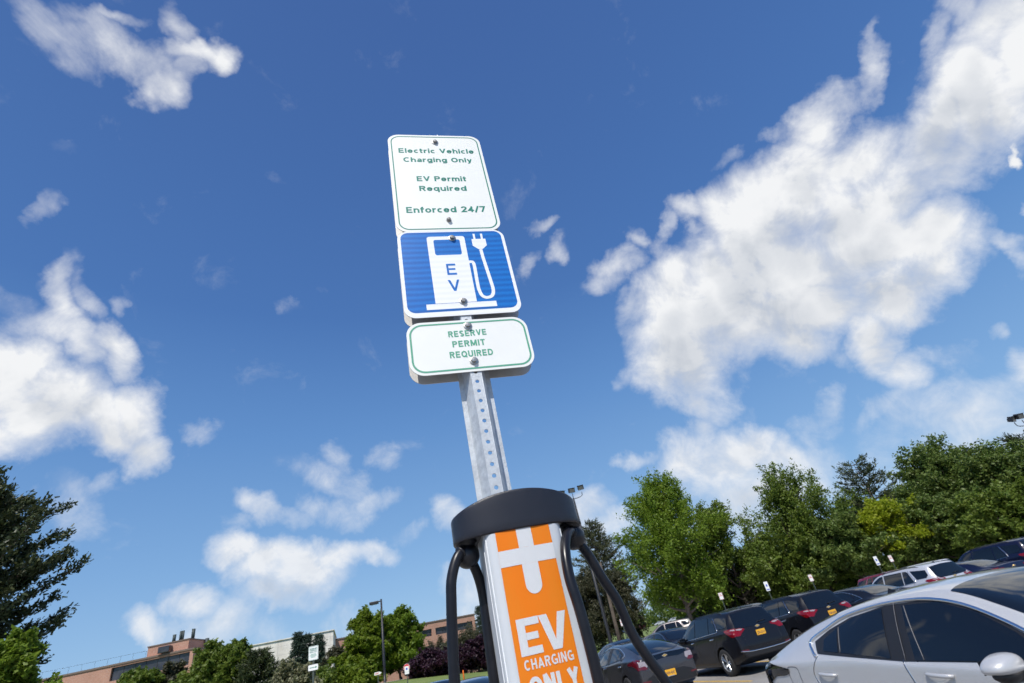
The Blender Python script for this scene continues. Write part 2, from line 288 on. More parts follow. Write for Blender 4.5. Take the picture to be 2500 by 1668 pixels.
# retroreflective sheeting: fine honeycomb, with its banded sheen painted into the base colour
def band_mat(name, c1, c2, rough):
    m = mat(name, c1, rough); t = m.node_tree; p = t.nodes['Principled BSDF']
    tc = N(t, 'ShaderNodeTexCoord'); w = N(t, 'ShaderNodeTexWave', wave_type='BANDS', bands_direction='Z', wave_profile='SIN')
    w.inputs['Scale'].default_value = 17; w.inputs['Distortion'].default_value = .6; w.inputs['Detail'].default_value = 1
    t.links.new(tc.outputs['Object'], w.inputs['Vector'])
    vo = N(t, 'ShaderNodeTexVoronoi'); vo.inputs['Scale'].default_value = 330; t.links.new(tc.outputs['Object'], vo.inputs['Vector'])
    f = M(t, 'ADD', M(t, 'MULTIPLY', w.outputs['Fac'], .75), M(t, 'MULTIPLY', vo.outputs['Distance'], .35), clamp=True)
    mx = N(t, 'ShaderNodeMix', data_type='RGBA'); t.links.new(f, mx.inputs[0])
    mx.inputs[6].default_value = (*c1, 1); mx.inputs[7].default_value = (*c2, 1); t.links.new(mx.outputs[2], p.inputs['Base Color'])
    return m
m_blue = band_mat('reflective_blue_sheeting', (.004, .105, .40), (.008, .175, .57), .35)
m_white_refl = band_mat('reflective_white_sheeting', (.80, .82, .84), (.88, .89, .90), .35)
m_cap = speckle(vary(mat('charger_cap_paint', (.010, .011, .018), .36, 0, .1, coat_rough=.3), 8, (.014, .015, .023), 1, 3, .6, .25, 900), 1300, (.075, .065, .075), .64)
m_black_rub = vary(mat('black_hose_rubber', (.006, .006, .009), .26, 0, 0, .4), 18, (.012, .012, .016), 1, 5, .7, r2=.42, lo=.45, hi=.7)
m_black_pl = vary(mat('black_plastic', (.007, .007, .010), .32), 60, (.012, .012, .016), 1, 3, .6, .2, 700)
m_alu = vary(mat('anodised_aluminium', (.60, .625, .65), .5, .05), 22, (.52, .55, .58), 1, 5, .65, stretch=(1, 1, .08), r2=.5)
m_orange = vary(mat('orange_vinyl', (.77, .185, .004), .42, 0, 0, .3), 26, (.72, .205, .008), 1, 4, .65, lo=.35, hi=.7, stretch=(1, 1, .25), r2=.6)
m_decal = speckle(vary(mat('reflective_grey_vinyl', (.60, .61, .62), .4), 60, (.54, .55, .56), 1, 4), 1800, (.78, .78, .80), .6)

m_glass = mat('tinted_car_glass', (.004, .006, .009), .025, 0, 0, .75)
m_glass_lt = mat('clear_car_glass', (.02, .03, .038), .025, 0, 0, .8)
m_chrome = mat('chrome_trim', (.80, .82, .85), .10, 1)
m_trim = mat('black_rubber_trim', (.012, .012, .014), .45)
m_seal = mat('grey_window_seal', (.10, .10, .11), .5)
m_tyre = vary(mat('tyre_rubber', (.018, .018, .019), .75), 30, (.03, .029, .028), 1)
m_rim = mat('alloy_rim', (.62, .64, .66), .22, .9)
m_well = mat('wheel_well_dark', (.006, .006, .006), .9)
m_red = mat('red_lamp_lens', (.17, .002, .006), .08, 0, .4)
m_clear = mat('clear_lamp_lens', (.34, .30, .31), .10, .2, .6)
m_dkred = mat('dark_red_lens', (.10, .006, .012), .1, 0, .6)
m_plate = vary(mat('amber_licence_plate', (.82, .42, .02), .4), 60, (.72, .36, .03), 1)
m_navyink = mat('navy_plate_ink', (.03, .03, .09), .5)
m_gold = mat('gold_emblem', (.75, .48, .12), .25, .7)
def paint(name, c, metal=.0, rough=.35):
    m = mat(name, c, rough, metal, 1.0 if max(c) > .03 else .55, .5 if max(c) > .03 else .2, .03)
    return speckle(m, 900, tuple(min(1, x * 1.35 + .004) for x in c), .55) if metal > 0 else m
p_silver = paint('silver_car_paint', (.47, .475, .485), .3, .42)
p_grey = paint('graphite_car_paint', (.045, .045, .052), .5, .40)
p_black = paint('black_car_paint', (.004, .0045, .008), .0, .5)
p_navy = paint('navy_car_paint', (.004, .006, .026), .0, .4)
p_blue = paint('slate_blue_car_paint', (.035, .05, .11), .3, .4)
p_white = paint('pale_silver_car_paint', (.50, .51, .545), .35, .45)
p_red = paint('maroon_car_paint', (.16, .006, .02), .2, .4)
p_beige = paint('champagne_car_paint', (.22, .195, .185), .4, .4)
m_hood = mat('seat_shell', (.05, .05, .05), .8)

m_bark = vary(mat('bark', (.11, .085, .065), .9), 3, (.05, .04, .032), 1, 5, .7, 1., 12)
m_bark_lt = vary(mat('pale_bark', (.23, .175, .14), .9), 3, (.12, .09, .07), 1, 5, .7, 1., 12)
def leaf_mat(name, c1, c2, c3, trans=.28, scale=.55):
    trans = min(.55, trans * 1.4)
    m = bpy.data.materials.new(name); m.use_nodes = True; t = m.node_tree; t.nodes.clear()
    out = N(t, 'ShaderNodeOutputMaterial'); geo = N(t, 'ShaderNodeNewGeometry'); tc = N(t, 'ShaderNodeTexCoord')
    n = noise(t, tc.outputs['Object'], scale, 3, .6)
    mr = N(t, 'ShaderNodeMapRange'); mr.inputs[1].default_value = .35; mr.inputs[2].default_value = .65; t.links.new(n, mr.inputs[0])
    a = N(t, 'ShaderNodeMix', data_type='RGBA'); t.links.new(mr.outputs[0], a.inputs[0]); a.inputs[6].default_value = (*c1, 1); a.inputs[7].default_value = (*c2, 1)
    b = N(t, 'ShaderNodeMix', data_type='RGBA'); t.links.new(M(t, 'MULTIPLY', M(t, 'POWER', geo.outputs['Random Per Island'], 2.), .8), b.inputs[0])
    t.links.new(a.outputs[2], b.inputs[6]); b.inputs[7].default_value = (*c3, 1)
    d = N(t, 'ShaderNodeBsdfPrincipled'); d.inputs['Roughness'].default_value = .5; d.inputs['Specular IOR Level'].default_value = .35
    tr = N(t, 'ShaderNodeBsdfTranslucent'); t.links.new(b.outputs[2], d.inputs['Base Color']); t.links.new(b.outputs[2], tr.inputs['Color'])
    mx = N(t, 'ShaderNodeMixShader'); mx.inputs[0].default_value = trans; t.links.new(d.outputs[0], mx.inputs[1]); t.links.new(tr.outputs[0], mx.inputs[2])
    t.links.new(mx.outputs[0], out.inputs[0]); return m
L_maple = leaf_mat('maple_leaves', (.115, .195, .016), (.17, .255, .024), (.27, .36, .05), .38)
L_green = leaf_mat('mid_green_leaves', (.090, .150, .020), (.130, .190, .026), (.22, .27, .05), .32)
L_dark = leaf_mat('dark_green_leaves', (.082, .140, .026), (.118, .178, .034), (.20, .24, .065), .3)
L_yell = leaf_mat('yellow_green_leaves', (.25, .33, .015), (.32, .39, .02), (.42, .44, .04), .4)
L_lime = leaf_mat('lime_leaves', (.12, .19, .014), (.18, .25, .02), (.26, .33, .04), .4)
L_olive = leaf_mat('olive_leaves', (.06, .068, .032), (.085, .085, .045), (.11, .10, .06))
L_pine = leaf_mat('pine_needles', (.028, .046, .016), (.044, .064, .022), (.09, .10, .038), .12)
L_pine2 = leaf_mat('brown_green_needles', (.055, .070, .028), (.075, .085, .036), (.12, .12, .06), .15)
L_spruce = leaf_mat('blue_spruce_needles', (.030, .055, .038), (.045, .075, .052), (.07, .10, .07), .12)
L_purple = leaf_mat('purple_leaves', (.022, .008, .018), (.035, .012, .024), (.055, .02, .035), .2)
L_cream = leaf_mat('cream_blossom_leaves', (.10, .12, .045), (.22, .22, .12), (.38, .36, .24), .25, 1.5)

def brick_mat(name, c1, c2, mort, sc):
    m = mat(name, c1, .85); t = m.node_tree; p = t.nodes['Principled BSDF']; tc = N(t, 'ShaderNodeTexCoord')
    b = N(t, 'ShaderNodeTexBrick'); b.inputs['Scale'].default_value = sc; b.inputs['Color1'].default_value = (*c1, 1); b.inputs['Color2'].default_value = (*c2, 1)
    b.inputs['Mortar'].default_value = (*mort, 1); b.inputs['Mortar Size'].default_value = .012
    sp = N(t, 'ShaderNodeSeparateXYZ'); t.links.new(tc.outputs['Object'], sp.inputs[0]); cb = N(t, 'ShaderNodeCombineXYZ')
    t.links.new(M(t, 'ADD', sp.outputs[0], sp.outputs[1]), cb.inputs[0]); t.links.new(sp.outputs[2], cb.inputs[1])
    t.links.new(cb.outputs[0], b.inputs['Vector'])
    n = noise(t, tc.outputs['Object'], .35, 4, .6)
    mx = N(t, 'ShaderNodeMix', data_type='RGBA', blend_type='MULTIPLY'); mx.inputs[0].default_value = .5
    t.links.new(b.outputs[0], mx.inputs[6]); cr = N(t, 'ShaderNodeMapRange'); cr.inputs[1].default_value = .3; cr.inputs[2].default_value = .7; cr.inputs[3].default_value = .72; cr.inputs[4].default_value = 1.1
    t.links.new(n, cr.inputs[0]); t.links.new(cr.outputs[0], mx.inputs[7]); t.links.new(mx.outputs[2], p.inputs['Base Color'])
    return m
m_brick = brick_mat('pink_brick', (.41, .215, .155), (.47, .26, .19), (.46, .33, .27), 3.0)
m_brick_dk = mat('brick_coping', (.16, .12, .10), .8)
m_concrete = vary(mat('white_precast_panels', (.80, .77, .70), .8), .6, (.62, .58, .52), 1, 4)
m_bwin = vary(mat('building_window_glass', (.02, .022, .028), .12, 0, 0, .6), .5, (.06, .06, .07), 1, 3)
m_frame = mat('dark_window_frame', (.03, .03, .032), .5)
m_stack = mat('dark_green_flue', (.03, .045, .045), .6)
m_pole = vary(mat('dark_lamp_pole', (.014, .014, .018), .45), 6, (.022, .022, .026), 1)
m_lampglass = mat('floodlight_glass', (.32, .31, .27), .12, .1, .3)
m_signpost = vary(mat('green_sign_post', (.045, .07, .055), .6, .2), 20, (.08, .09, .08), 1)
m_redink = mat('red_sign_ink', (.62, .03, .04), .45)
m_blueink = mat('blue_sign_ink', (.03, .08, .5), .45)
m_orpost = mat('orange_marker', (.85, .16, .01), .6)

def asphalt():
    m = mat('worn_asphalt', (.20, .19, .18), .85); t = m.node_tree; p = t.nodes['Principled BSDF']; tc = N(t, 'ShaderNodeTexCoord'); o = tc.outputs['Object']
    a = noise(t, o, 55, 4, .7); b = noise(t, o, .35, 5, .6)
    f = M(t, 'ADD', M(t, 'MULTIPLY', a, .55), M(t, 'MULTIPLY', b, .45))
    r = N(t, 'ShaderNodeValToRGB'); r.color_ramp.elements[0].position = .35; r.color_ramp.elements[0].color = (.17, .16, .15, 1)
    r.color_ramp.elements[1].position = .65; r.color_ramp.elements[1].color = (.34, .325, .30, 1)
    t.links.new(f, r.inputs[0]); t.links.new(r.outputs[0], p.inputs['Base Color'])
    bp = N(t, 'ShaderNodeBump'); bp.inputs['Strength'].default_value = .6; bp.inputs['Distance'].default_value = .01; t.links.new(a, bp.inputs['Height']); t.links.new(bp.outputs[0], p.inputs['Normal'])
    return m
m_asph = asphalt()
m_lawn = vary(mat('lawn_green', (.115, .165, .032), .9), .5, (.165, .205, .05), 1, 6, .7, 1., 25)
m_kerb = vary(mat('kerb_concrete', (.42, .40, .37), .85), 3, (.32, .31, .29), 1, 4)
m_yline = vary(mat('yellow_line_paint', (.62, .37, .04), .7), 6, (.42, .30, .12), 1, 5, .7, lo=.5, hi=.7)
# ------------------------------------------------------------------ terrain: level car park, then a gentle rise
GA = R_(17.9)
GU = Vector((cos(GA), sin(GA), 0)); GV = Vector((-sin(GA), cos(GA), 0))      # along a parking row / along a parked car
def _ss(t): t = max(0., min(1., t)); return t * t * (3 - 2 * t)
def hgt(x, y):
    s = x * GV.x + y * GV.y; a = x * GU.x + y * GU.y
    far = 0.0 if s < 62 else .9 * (1 - math.exp(-(s - 62) / 150.0))
    return far + 2.0 * _ss((19 - a) / 22) * _ss((s - 30) / 30)       # the ground climbs towards the buildings on the left
LOT_END = 62.0; LOT_LEFT = 38.0; A_SPLIT = 15.0
def gp(a, s): return Vector((GU.x * a + GV.x * s, GU.y * a + GV.y * s, 0))
def sheet(name, a_vals, s_vals, lift, m):
    v = []; f = []
    for s in s_vals:
        for a in a_vals:
            p = gp(a, s); v.append((p.x, p.y, hgt(p.x, p.y) + lift))
    n = len(a_vals)
    for j in range(len(s_vals) - 1):
        for i in range(n - 1): f.append((j * n + i, j * n + i + 1, (j + 1) * n + i + 1, (j + 1) * n + i))
    o = obj(name, v, f, m, smooth=True); tag(o, kind='structure'); return o
A_L = [-1500, -600, -300, -150] + list(range(-100, -20, 10)) + list(range(-20, 15, 3)) + [A_SPLIT]
A_R = [A_SPLIT, 18, 21, 25] + list(range(30, 101, 10)) + [150, 300, 600, 1500]
S_F = [66, 72, 80, 90, 110, 140, 180, 240, 320, 500, 900, 1500]
sheet('car_park', A_L + A_R[1:], [-300, -60, -20, 0, 10, 20, 26, 30, 34, LOT_LEFT], 0, m_asph)
sheet('car_park', A_R, [LOT_LEFT, 42, 46, 50, 56, LOT_END], 0, m_asph)
sheet('lawn', A_L, [LOT_LEFT + .15, 42, 46, 50, 56, 62] + S_F, .10, m_lawn)
sheet('lawn', A_R, [LOT_END + .15] + S_F, .10, m_lawn)
kv = MB()
for i in range(60):
    a0 = A_SPLIT + i * 3; p0, p1 = gp(a0 + .01, LOT_END), gp(a0 + 2.99, LOT_END)
    c = (p0 + p1) / 2 + GV * .075; kv.box((c.x, c.y, hgt(c.x, c.y) + .03), (2.98, .16, .22), GA)
for i in range(40):
    a0 = A_SPLIT - 120 + i * 3; p0, p1 = gp(a0 + .01, LOT_LEFT), gp(a0 + 2.99, LOT_LEFT)
    c = (p0 + p1) / 2 + GV * .075; kv.box((c.x, c.y, hgt(c.x, c.y) + .03), (2.98, .16, .30), GA)
tag(kv.build('kerb', m_kerb), kind='structure')
sheet('far_road', A_R, [245, 250, 255], .12, m_asph)
sheet('footpath', A_R, [64.2, 65.6], .112, m_kerb)
sheet('footpath', A_L, [58, 59.6], .14, m_kerb)
def grass_tufts():
    rng = np.random.default_rng(5); V = []; Fc = []
    n = 26000
    a = rng.uniform(15, 75, n); s = LOT_END + .3 + rng.random(n) ** 1.5 * 26
    for i in range(n):
        p = gp(a[i], s[i]); z = hgt(p.x, p.y) + .10; w = .02 + .03 * rng.random(); h = .05 + .09 * rng.random(); th = rng.random() * pi
        dx, dy = cos(th) * w * 3, sin(th) * w * 3; k = len(V); lx, ly = rng.normal(0, .03, 2)
        V += [(p.x - dx, p.y - dy, z), (p.x + dx, p.y + dy, z), (p.x + lx, p.y + ly, z + h)]; Fc.append((k, k + 1, k + 2))
    tag(obj('grass', V, Fc, m_lawn), 'short green lawn grass beyond the car park kerb', 'grass', kind='stuff')
grass_tufts()
ym = MB()
def line_quad(mb, a, s0, s1, w=.1):
    p, q = gp(a - w / 2, s0), gp(a + w / 2, s0); n = 6; L = []
    for i in range(n + 1):
        s = s0 + (s1 - s0) * i / n
        for aa in (a - w / 2, a + w / 2):
            r = gp(aa, s); L.append((r.x, r.y, hgt(r.x, r.y) + .005))
    mb.add(L, [(2 * i, 2 * i + 1, 2 * i + 3, 2 * i + 2) for i in range(n)])
A0 = Vector((5.254, 17.644, 0)).dot(GU); S0 = Vector((5.254, 17.644, 0)).dot(GV)
PITCHW = 2.82
for i in range(-12, 14):
    line_quad(ym, A0 + (i + .5) * PITCHW - .05, S0 - .85, S0 + 4.9)
for i in range(-6, 6):
    line_quad(ym, A0 + (i + .5) * PITCHW - 1.2, .6, 6.0)
tag(ym.build('parking_lines', m_yline, fixn=False), kind='structure')

# ------------------------------------------------------------------ sign post with three signs
def rrect(x0, x1, z0, z1, r, n=8):
    out = []
    for cx, cz, a0 in ((x1 - r, z1 - r, 0), (x0 + r, z1 - r, 90), (x0 + r, z0 + r, 180), (x1 - r, z0 + r, 270)):
        for k in range(n + 1):
            a = R_(a0 + 90 * k / n); out.append((cx + r * cos(a), cz + r * sin(a)))
    return out
def flat(name, polys, y, m, parent):
    """thin printed shapes at depth y (0.2 mm thick)"""
    b = MB()
    for o in polys: b.prism_y(o, y, y + .0002)
    return b.build(name, m, parent)
def ring(name, outer, inner, y, m, parent):
    n = len(outer); v = [(x, y, z) for x, z in outer] + [(x, y, z) for x, z in inner]
    f = [(i, (i + 1) % n, n + (i + 1) % n, n + i) for i in range(n)]
    return obj(name, v, f, m, parent)
_tc = {}
def text_mesh(s, bold=.02):
    cu = bpy.data.curves.new('t', 'FONT'); cu.body = s; cu.offset = bold; cu.size = 1; cu.resolution_u = 5
    o = bpy.data.objects.new('t', cu); COL.objects.link(o)
    bpy.context.view_layer.update()
    me = o.to_mesh(); v = [tuple(p.co) for p in me.vertices]; f = [tuple(p.vertices) for p in me.polygons]
    o.to_mesh_clear(); bpy.data.objects.remove(o); bpy.data.curves.remove(cu)
    return v, f
def text(name, s, x0, x1, z0, caph, y, m, parent, bold=.02, wave=None, weight=None):
    """lettering fitted between x0 and x1, baseline z0, capital height caph, on the plane y"""
    v, f = text_mesh(s, 0)
    hv, _ = text_mesh('H', 0); H = max(p[1] for p in hv) - min(p[1] for p in hv); zb = min(p[1] for p in hv)
    xs = [p[0] for p in v]; w = bold * caph * 1.5; x0 += w; x1 -= w; k = (x1 - x0) / (max(xs) - min(xs)); caph -= w; z0 += w * .5
    V = [(x0 + (p[0] - min(xs)) * k, y if wave is None else wave(x0 + (p[0] - min(xs)) * k), z0 + (p[1] - zb) * caph / H) for p in v]
    VV = []; FF = []                      # heavier strokes: the same outline printed again slightly shifted, each 0.02 mm apart
    for q, (dx, dz) in enumerate(((0, 0), (w, 0), (-w, 0), (w * .5, w * .45), (-w * .5, -w * .45), (w * .5, -w * .45), (-w * .5, w * .45))):
        n = len(VV); VV += [(a + dx, (b if wave is None else wave(a + dx)) - q * 2e-5, c + dz) for a, b, c in V]; FF += [tuple(i + n for i in g) for g in f]
    return obj(name, VV, FF, m, parent)

# ---- a plain bold grotesque drawn as constant-width strokes (cap height 1, x-height .74)
def _a(cx, cz, rx, rz, a0, a1, n=12): return [(cx + rx * cos(R_(a0 + (a1 - a0) * i / n)), cz + rz * sin(R_(a0 + (a1 - a0) * i / n))) for i in range(n + 1)]
def glyphs(w):
    h = w / 2; X = .74 - h; C = 1 - h; G = {}
    o = lambda cx, rx: _a(cx, .37, rx, .37 - h, 0, 360, 24)
    st = lambda x, z0, z1: [(x, z0), (x, z1)]
    G['E'] = (.66, [st(h, 0, 1), [(w * .9, C), (.62, C)], [(w * .9, .5), (.58, .5)], [(w * .9, h), (.64, h)]])
    G['F'] = G['E']
    G['I'] = (w, [st(h, 0, 1)])
    G['L'] = (.60, [st(h, 0, 1), [(w * .9, h), (.60, h)]])
    G['T'] = (.66, [[(0, C), (.66, C)], st(.33, 0, C)])
    G['H'] = (.72, [st(h, 0, 1), st(.72 - h, 0, 1), [(w * .9, .5), (.72 - w * .9, .5)]])
    G['N'] = (.74, [st(h, 0, 1), st(.74 - h, 0, 1), [(h * 1.1, 1), (.74 - h * 1.1, 0)]])
    G['M'] = (.88, [st(h, 0, 1), st(.88 - h, 0, 1), [(h * 1.1, 1), (.44, .10)], [(.88 - h * 1.1, 1), (.44, .10)]])
    G['V'] = (.78, [[(h * .95, 1), (.39, .06)], [(.78 - h * .95, 1), (.39, .06)]])
    G['Y'] = (.76, [[(h * .95, 1), (.38, .42)], [(.76 - h * .95, 1), (.38, .42)], st(.38, 0, .48)])
    G['A'] = (.80, [[(h * .95, 0), (.40, .94)], [(.80 - h * .95, 0), (.40, .94)], [(.20, .28), (.60, .28)]])
    G['O'] = (.84, [_a(.42, .5, .42 - h, .5 - h, 0, 360, 28)])
    G['Q'] = (.84, [_a(.42, .5, .42 - h, .5 - h, 0, 360, 28), [(.50, .28), (.80, -.02)]])
    G['C'] = (.78, [_a(.42, .5, .42 - h, .5 - h, 48, 312, 22)])
    G['G'] = (.82, [_a(.42, .5, .42 - h, .5 - h, 48, 300, 22), [(.44, .44), (.82 - h, .44), (.82 - h, .06)]])
    G['U'] = (.72, [st(h, .36, 1), _a(.36, .36, .36 - h, .36 - h, 180, 360, 14), st(.72 - h, .36, 1)])
    G['D'] = (.76, [st(h, 0, 1), [(w * .9, C), (.34, C)] + _a(.34, .5, .42 - h, .5 - h, 90, -90, 16) + [(w * .9, h)]])
    G['P'] = (.68, [st(h, 0, 1), [(w * .9, C), (.40, C)] + _a(.40, .70, .28 - h, .30 - h, 90, -90, 12) + [(w * .9, .40 + h)]])
    G['R'] = (.72, [st(h, 0, 1), [(w * .9, C), (.42, C)] + _a(.42, .72, .28 - h, .28 - h, 90, -90, 12) + [(w * .9, .44 + h)], [(.40, .46), (.72 - h * 1.05, 0)]])
    G['S'] = (.68, [_a(.34, .735, .34 - h, .265 - h, 30, 270, 14)[:-1] + _a(.34, .265 + h * .0 , .34 - h, .265 - h * .0 - h, 90, -150, 14)])
    G['c'] = (.58, [_a(.32, .37, .32 - h, .37 - h, 52, 308, 18)])
    G['e'] = (.64, [[(w * .7, .385), (.64 - h, .385)] + _a(.32, .37, .32 - h, .37 - h, 0, 318, 22)])
    G['o'] = (.66, [o(.33, .33 - h)])
    G['a'] = (.60, [[(.60 - h, 0), (.60 - h, .46)] + _a(.31, .46, .29 - h, .28 - h, 0, 150, 10), _a(.26, .21, .26 - h, .21 - h, 0, 360, 20)])
    G['d'] = (.66, [o(.31, .31 - h), st(.66 - h, 0, 1)])
    G['q'] = (.66, [o(.31, .31 - h), st(.66 - h, -.26, .74)])
    G['g'] = (.66, [o(.31, .31 - h), [(.66 - h, .74), (.66 - h, -.06)] + _a(.33, -.06, .33 - h, .20 - h, 0, -150, 10)])
    G['h'] = (.62, [st(h, 0, 1), _a(.31, .42, .31 - h, .32 - h, 165, 0, 10) + [(.62 - h, 0)]])
    G['n'] = (.62, [st(h, 0, .74), _a(.31, .42, .31 - h, .32 - h, 165, 0, 10) + [(.62 - h, 0)]])
    G['m'] = (.96, [st(h, 0, .74), _a(.28, .46, .28 - h, .28 - h, 165, 0, 9) + [(.56 - h, 0)], _a(.28 + .56 - w, .46, .28 - h, .28 - h, 165, 0, 9) + [(1.12 - w - h, 0)]]); G['m'] = (1.12 - w, G['m'][1])
    G['u'] = (.62, [[(h, .74), (h, .32)] + _a(.31, .32, .31 - h, .32 - h, 180, 345, 10), st(.62 - h, 0, .74)])
    G['r'] = (.42, [st(h, 0, .74), _a(.36, .40, .36 - h, .34 - h, 160, 82, 8)])
    G['i'] = (w, [st(h, 0, .74), st(h, .84, 1)])
    G['l'] = (w, [st(h, 0, 1)])
    G['t'] = (.40, [[(.17, .94), (.17, .16)] + _a(.30, .16, .13, .16 - h, 180, 290, 6), [(0, X), (.40, X)]])
    G['f'] = (.40, [[(.16, 0), (.16, .80)] + _a(.31, .80, .15, .20 - h, 180, 80, 6), [(0, X), (.40, X)]])
    G['y'] = (.62, [[(h * .9, .74), (.32, .06)], [(.62 - h * .9, .74), (.28, -.12)] + [(.20, -.25 + h), (.06, -.25 + h)]])
    G['2'] = (.64, [_a(.32, 1 - .31, .32 - h, .31 - h, 170, -35, 12) + [(h * 1.3, h), (.64, h)]])
    G['4'] = (.68, [st(.68 - .14 - h, 0, 1), [(.50, C - .02), (h * 1.1, .30), (.68, .30)]])
    G['7'] = (.62, [[(0, C), (.62 - h * .8, C), (.22, 0)]])
    G['/'] = (.44, [[(.04, -.08), (.40, 1.04)]])
    G[' '] = (.30, [])
    return G
def stroke_ribbon(pts, w, closed=False):
    P = [Vector(p) for p in pts]; n = len(P); L = []; Rr = []
    closed = n > 8 and (P[0] - P[-1]).length < 1e-4
    for i in range(n):
        if closed and i in (0, n - 1): d0 = (P[-1] - P[-2]).normalized(); d1 = (P[1] - P[0]).normalized()
        else: d0 = (P[i] - P[max(i - 1, 0)]); d1 = (P[min(i + 1, n - 1)] - P[i]); d0 = d0.normalized() if d0.length > 1e-9 else d1.normalized(); d1 = d1.normalized() if d1.length > 1e-9 else d0
        t = (d0 + d1); t = t.normalized() if t.length > 1e-6 else d1; nn = Vector((-t.y, t.x)); k = w / 2 / max(.45, abs(nn.dot(Vector((-d1.y, d1.x)))))
        L.append(P[i] + nn * k); Rr.append(P[i] - nn * k)
    return L, Rr
def grotesque(name, s, x0, x1, z0, caph, y, m, parent, weight=.21, gap=.14, wave=None):
    G = glyphs(weight); pen = 0; strokes = []
    for chx in s:
        wd, ss = G[chx]
        for st_ in ss:
            L, Rr = stroke_ribbon(st_, weight); strokes.append(([(p.x + pen, p.y) for p in L], [(p.x + pen, p.y) for p in Rr]))
        pen += wd + gap
    pen -= gap; k = (x1 - x0) / pen; V = []; Fc = []
    for q, (L, Rr) in enumerate(strokes):
        n = len(L); b = len(V)
        for x, z in L + Rr:
            X = x0 + x * k; V.append((X, (y if wave is None else wave(X)) - (q % 4) * 2.5e-5, z0 + z * caph))
        Fc += [(b + i, b + i + 1, b + n + i + 1, b + n + i) for i in range(n - 1)]
    return obj(name, V, Fc, m, parent)

SY = .2797
sp = empty('parking_sign_post', (-.1006, 1.0187, 0), SY,
           'galvanised perforated post with three stacked electric vehicle parking signs', 'sign post')
def channel_post():
    b = MB(); z0, z1, step = .0, 3.262, .0254; hw, t = .0125, .003; r = .0047; n = 16
    nc = int((z1 - z0) / step); off = 2.0472 % step - step / 2
    for c in range(nc):
        zc = z0 + off + (c + .5) * step + .0
        base = len(b.v); ringv = []
        for yy in (0, t):
            for k in range(n):
                a = 2 * pi * (k + .5) / n; b.v.append((r * cos(a), yy, zc + r * sin(a)))
            for k in range(n):
                a = 2 * pi * (k + .5) / n; q = max(abs(cos(a)), abs(sin(a))); b.v.append((hw * cos(a) / q, yy, zc + step / 2 * sin(a) / q))
        for k in range(n):
            j = (k + 1) % n
            b.f.append((base + k, base + j, base + n + j, base + n + k))
            b.f.append((base + 2 * n + j, base + 2 * n + k, base + 3 * n + k, base + 3 * n + j))
            b.f.append((base + j, base + k, base + 2 * n + k, base + 2 * n + j))
        # fill the cell corners
        for (sx, sz) in ((1, 1), (-1, 1), (-1, -1), (1, -1)):
            for yy in (0, t):
                i = len(b.v); x, z = sx * hw, sz * step / 2; kx = n // 4
                a1 = {(1, 1): 1, (-1, 1): 5, (-1, -1): 9, (1, -1): 13}[(sx, sz)]
                P = []
                for kk in (a1, a1 + 1):
                    a = 2 * pi * (kk + .5) / n; q = max(abs(cos(a)), abs(sin(a))); P.append((hw * cos(a) / q, yy, zc + step / 2 * sin(a) / q))
                b.v += [P[0], P[1], (x, yy, zc + z)]; b.f.append((i, i + 1, i + 2))
    web = b.build('post_web', m_galv, sp, fixn=False)
    w = MB()
    for s in (-1, 1):
        o = [(s * .0125, 0), (s * .0135, -.0003), (s * .0275, .0345), (s * .0385, .0345), (s * .0385, .0375), (s * .0255, .0375), (s * .0125, .003)]
        k = len(w.v); m_ = len(o)
        for z in (0, z1): w.v += [(x, y, z) for x, y in o]
        for i in range(m_):
            j = (i + 1) % m_; w.f.append((k + i, k + j, k + m_ + j, k + m_ + i))
        w.f.append(tuple(k + i for i in range(m_))); w.f.append(tuple(k + m_ + i for i in range(m_))[::-1])
    w.build('post_flange', m_galv, sp)
channel_post()
def bolt(z, big, parent, dark=False, y=-.0022):
    b = MB(); rw = .0108 if big else .0076
    b.lathe([(rw * .45, .0), (rw, .0), (rw, .0012), (rw * .9, .0018), (rw * .5, .0020)], 24, (0, y, z), 'y')
    washer = b.build('washer', m_bolt, parent); smooth_by_angle(washer, 30)
    h = MB(); hr = .0068 if big else .0064
    h.lathe([(hr, .0018), (hr, .0065), (hr * .86, .0078), (.0001, .0082)], 6, (0, y, z), 'y')
    h.build('bolt', m_bolt_dk if dark else m_bolt, parent)
SW = .1525
def sign(zc, h, r, label, face_mat):
    z0, z1 = zc - h / 2, zc + h / 2
    b = MB(); b.prism_y(rrect(-SW, SW, z0, z1, r), -.0022, -.0004)
    s = b.build('sign_panel', m_alum_back, sp); tag(s, label)
    flat('sign_face', [rrect(-SW + .0002, SW - .0002, z0 + .0002, z1 - .0002, r)], -.0025, face_mat, s)
    rb = MB(); rb.prism_y(rrect(-SW, SW, z0, z1, r), .0378, .0396)
    q = rb.build('rear_sign_panel', m_alum_back, sp); tag(q, 'identical panel bolted back to back, seen from its bare side')
    return s
s1 = sign(3.0262, .457, .036, 'tall white sign with green lettering about charging', m_sign_white)
s2 = sign(2.6467, .305, .030, 'square blue sign with white charging pump symbol', m_white_refl)
s3 = sign(2.4031, .152, .036, 'low white sign reading reserve permit required', m_sign_white)
def border(zc, h, r, ins, w, m, parent, name='border'):
    z0, z1 = zc - h / 2 + ins, zc + h / 2 - ins; x = SW - ins
    ring(name, rrect(-x, x, z0, z1, r - ins * .6), rrect(-x + w, x - w, z0 + w, z1 - w, max(r - ins * .6 - w, .004)), -.0029, m, parent)
border(3.0262, .457, .036, .0085, .0036, m_sign_grn, s1)
border(2.4031, .152, .036, .0065, .0045, m_sign_grn2, s3)
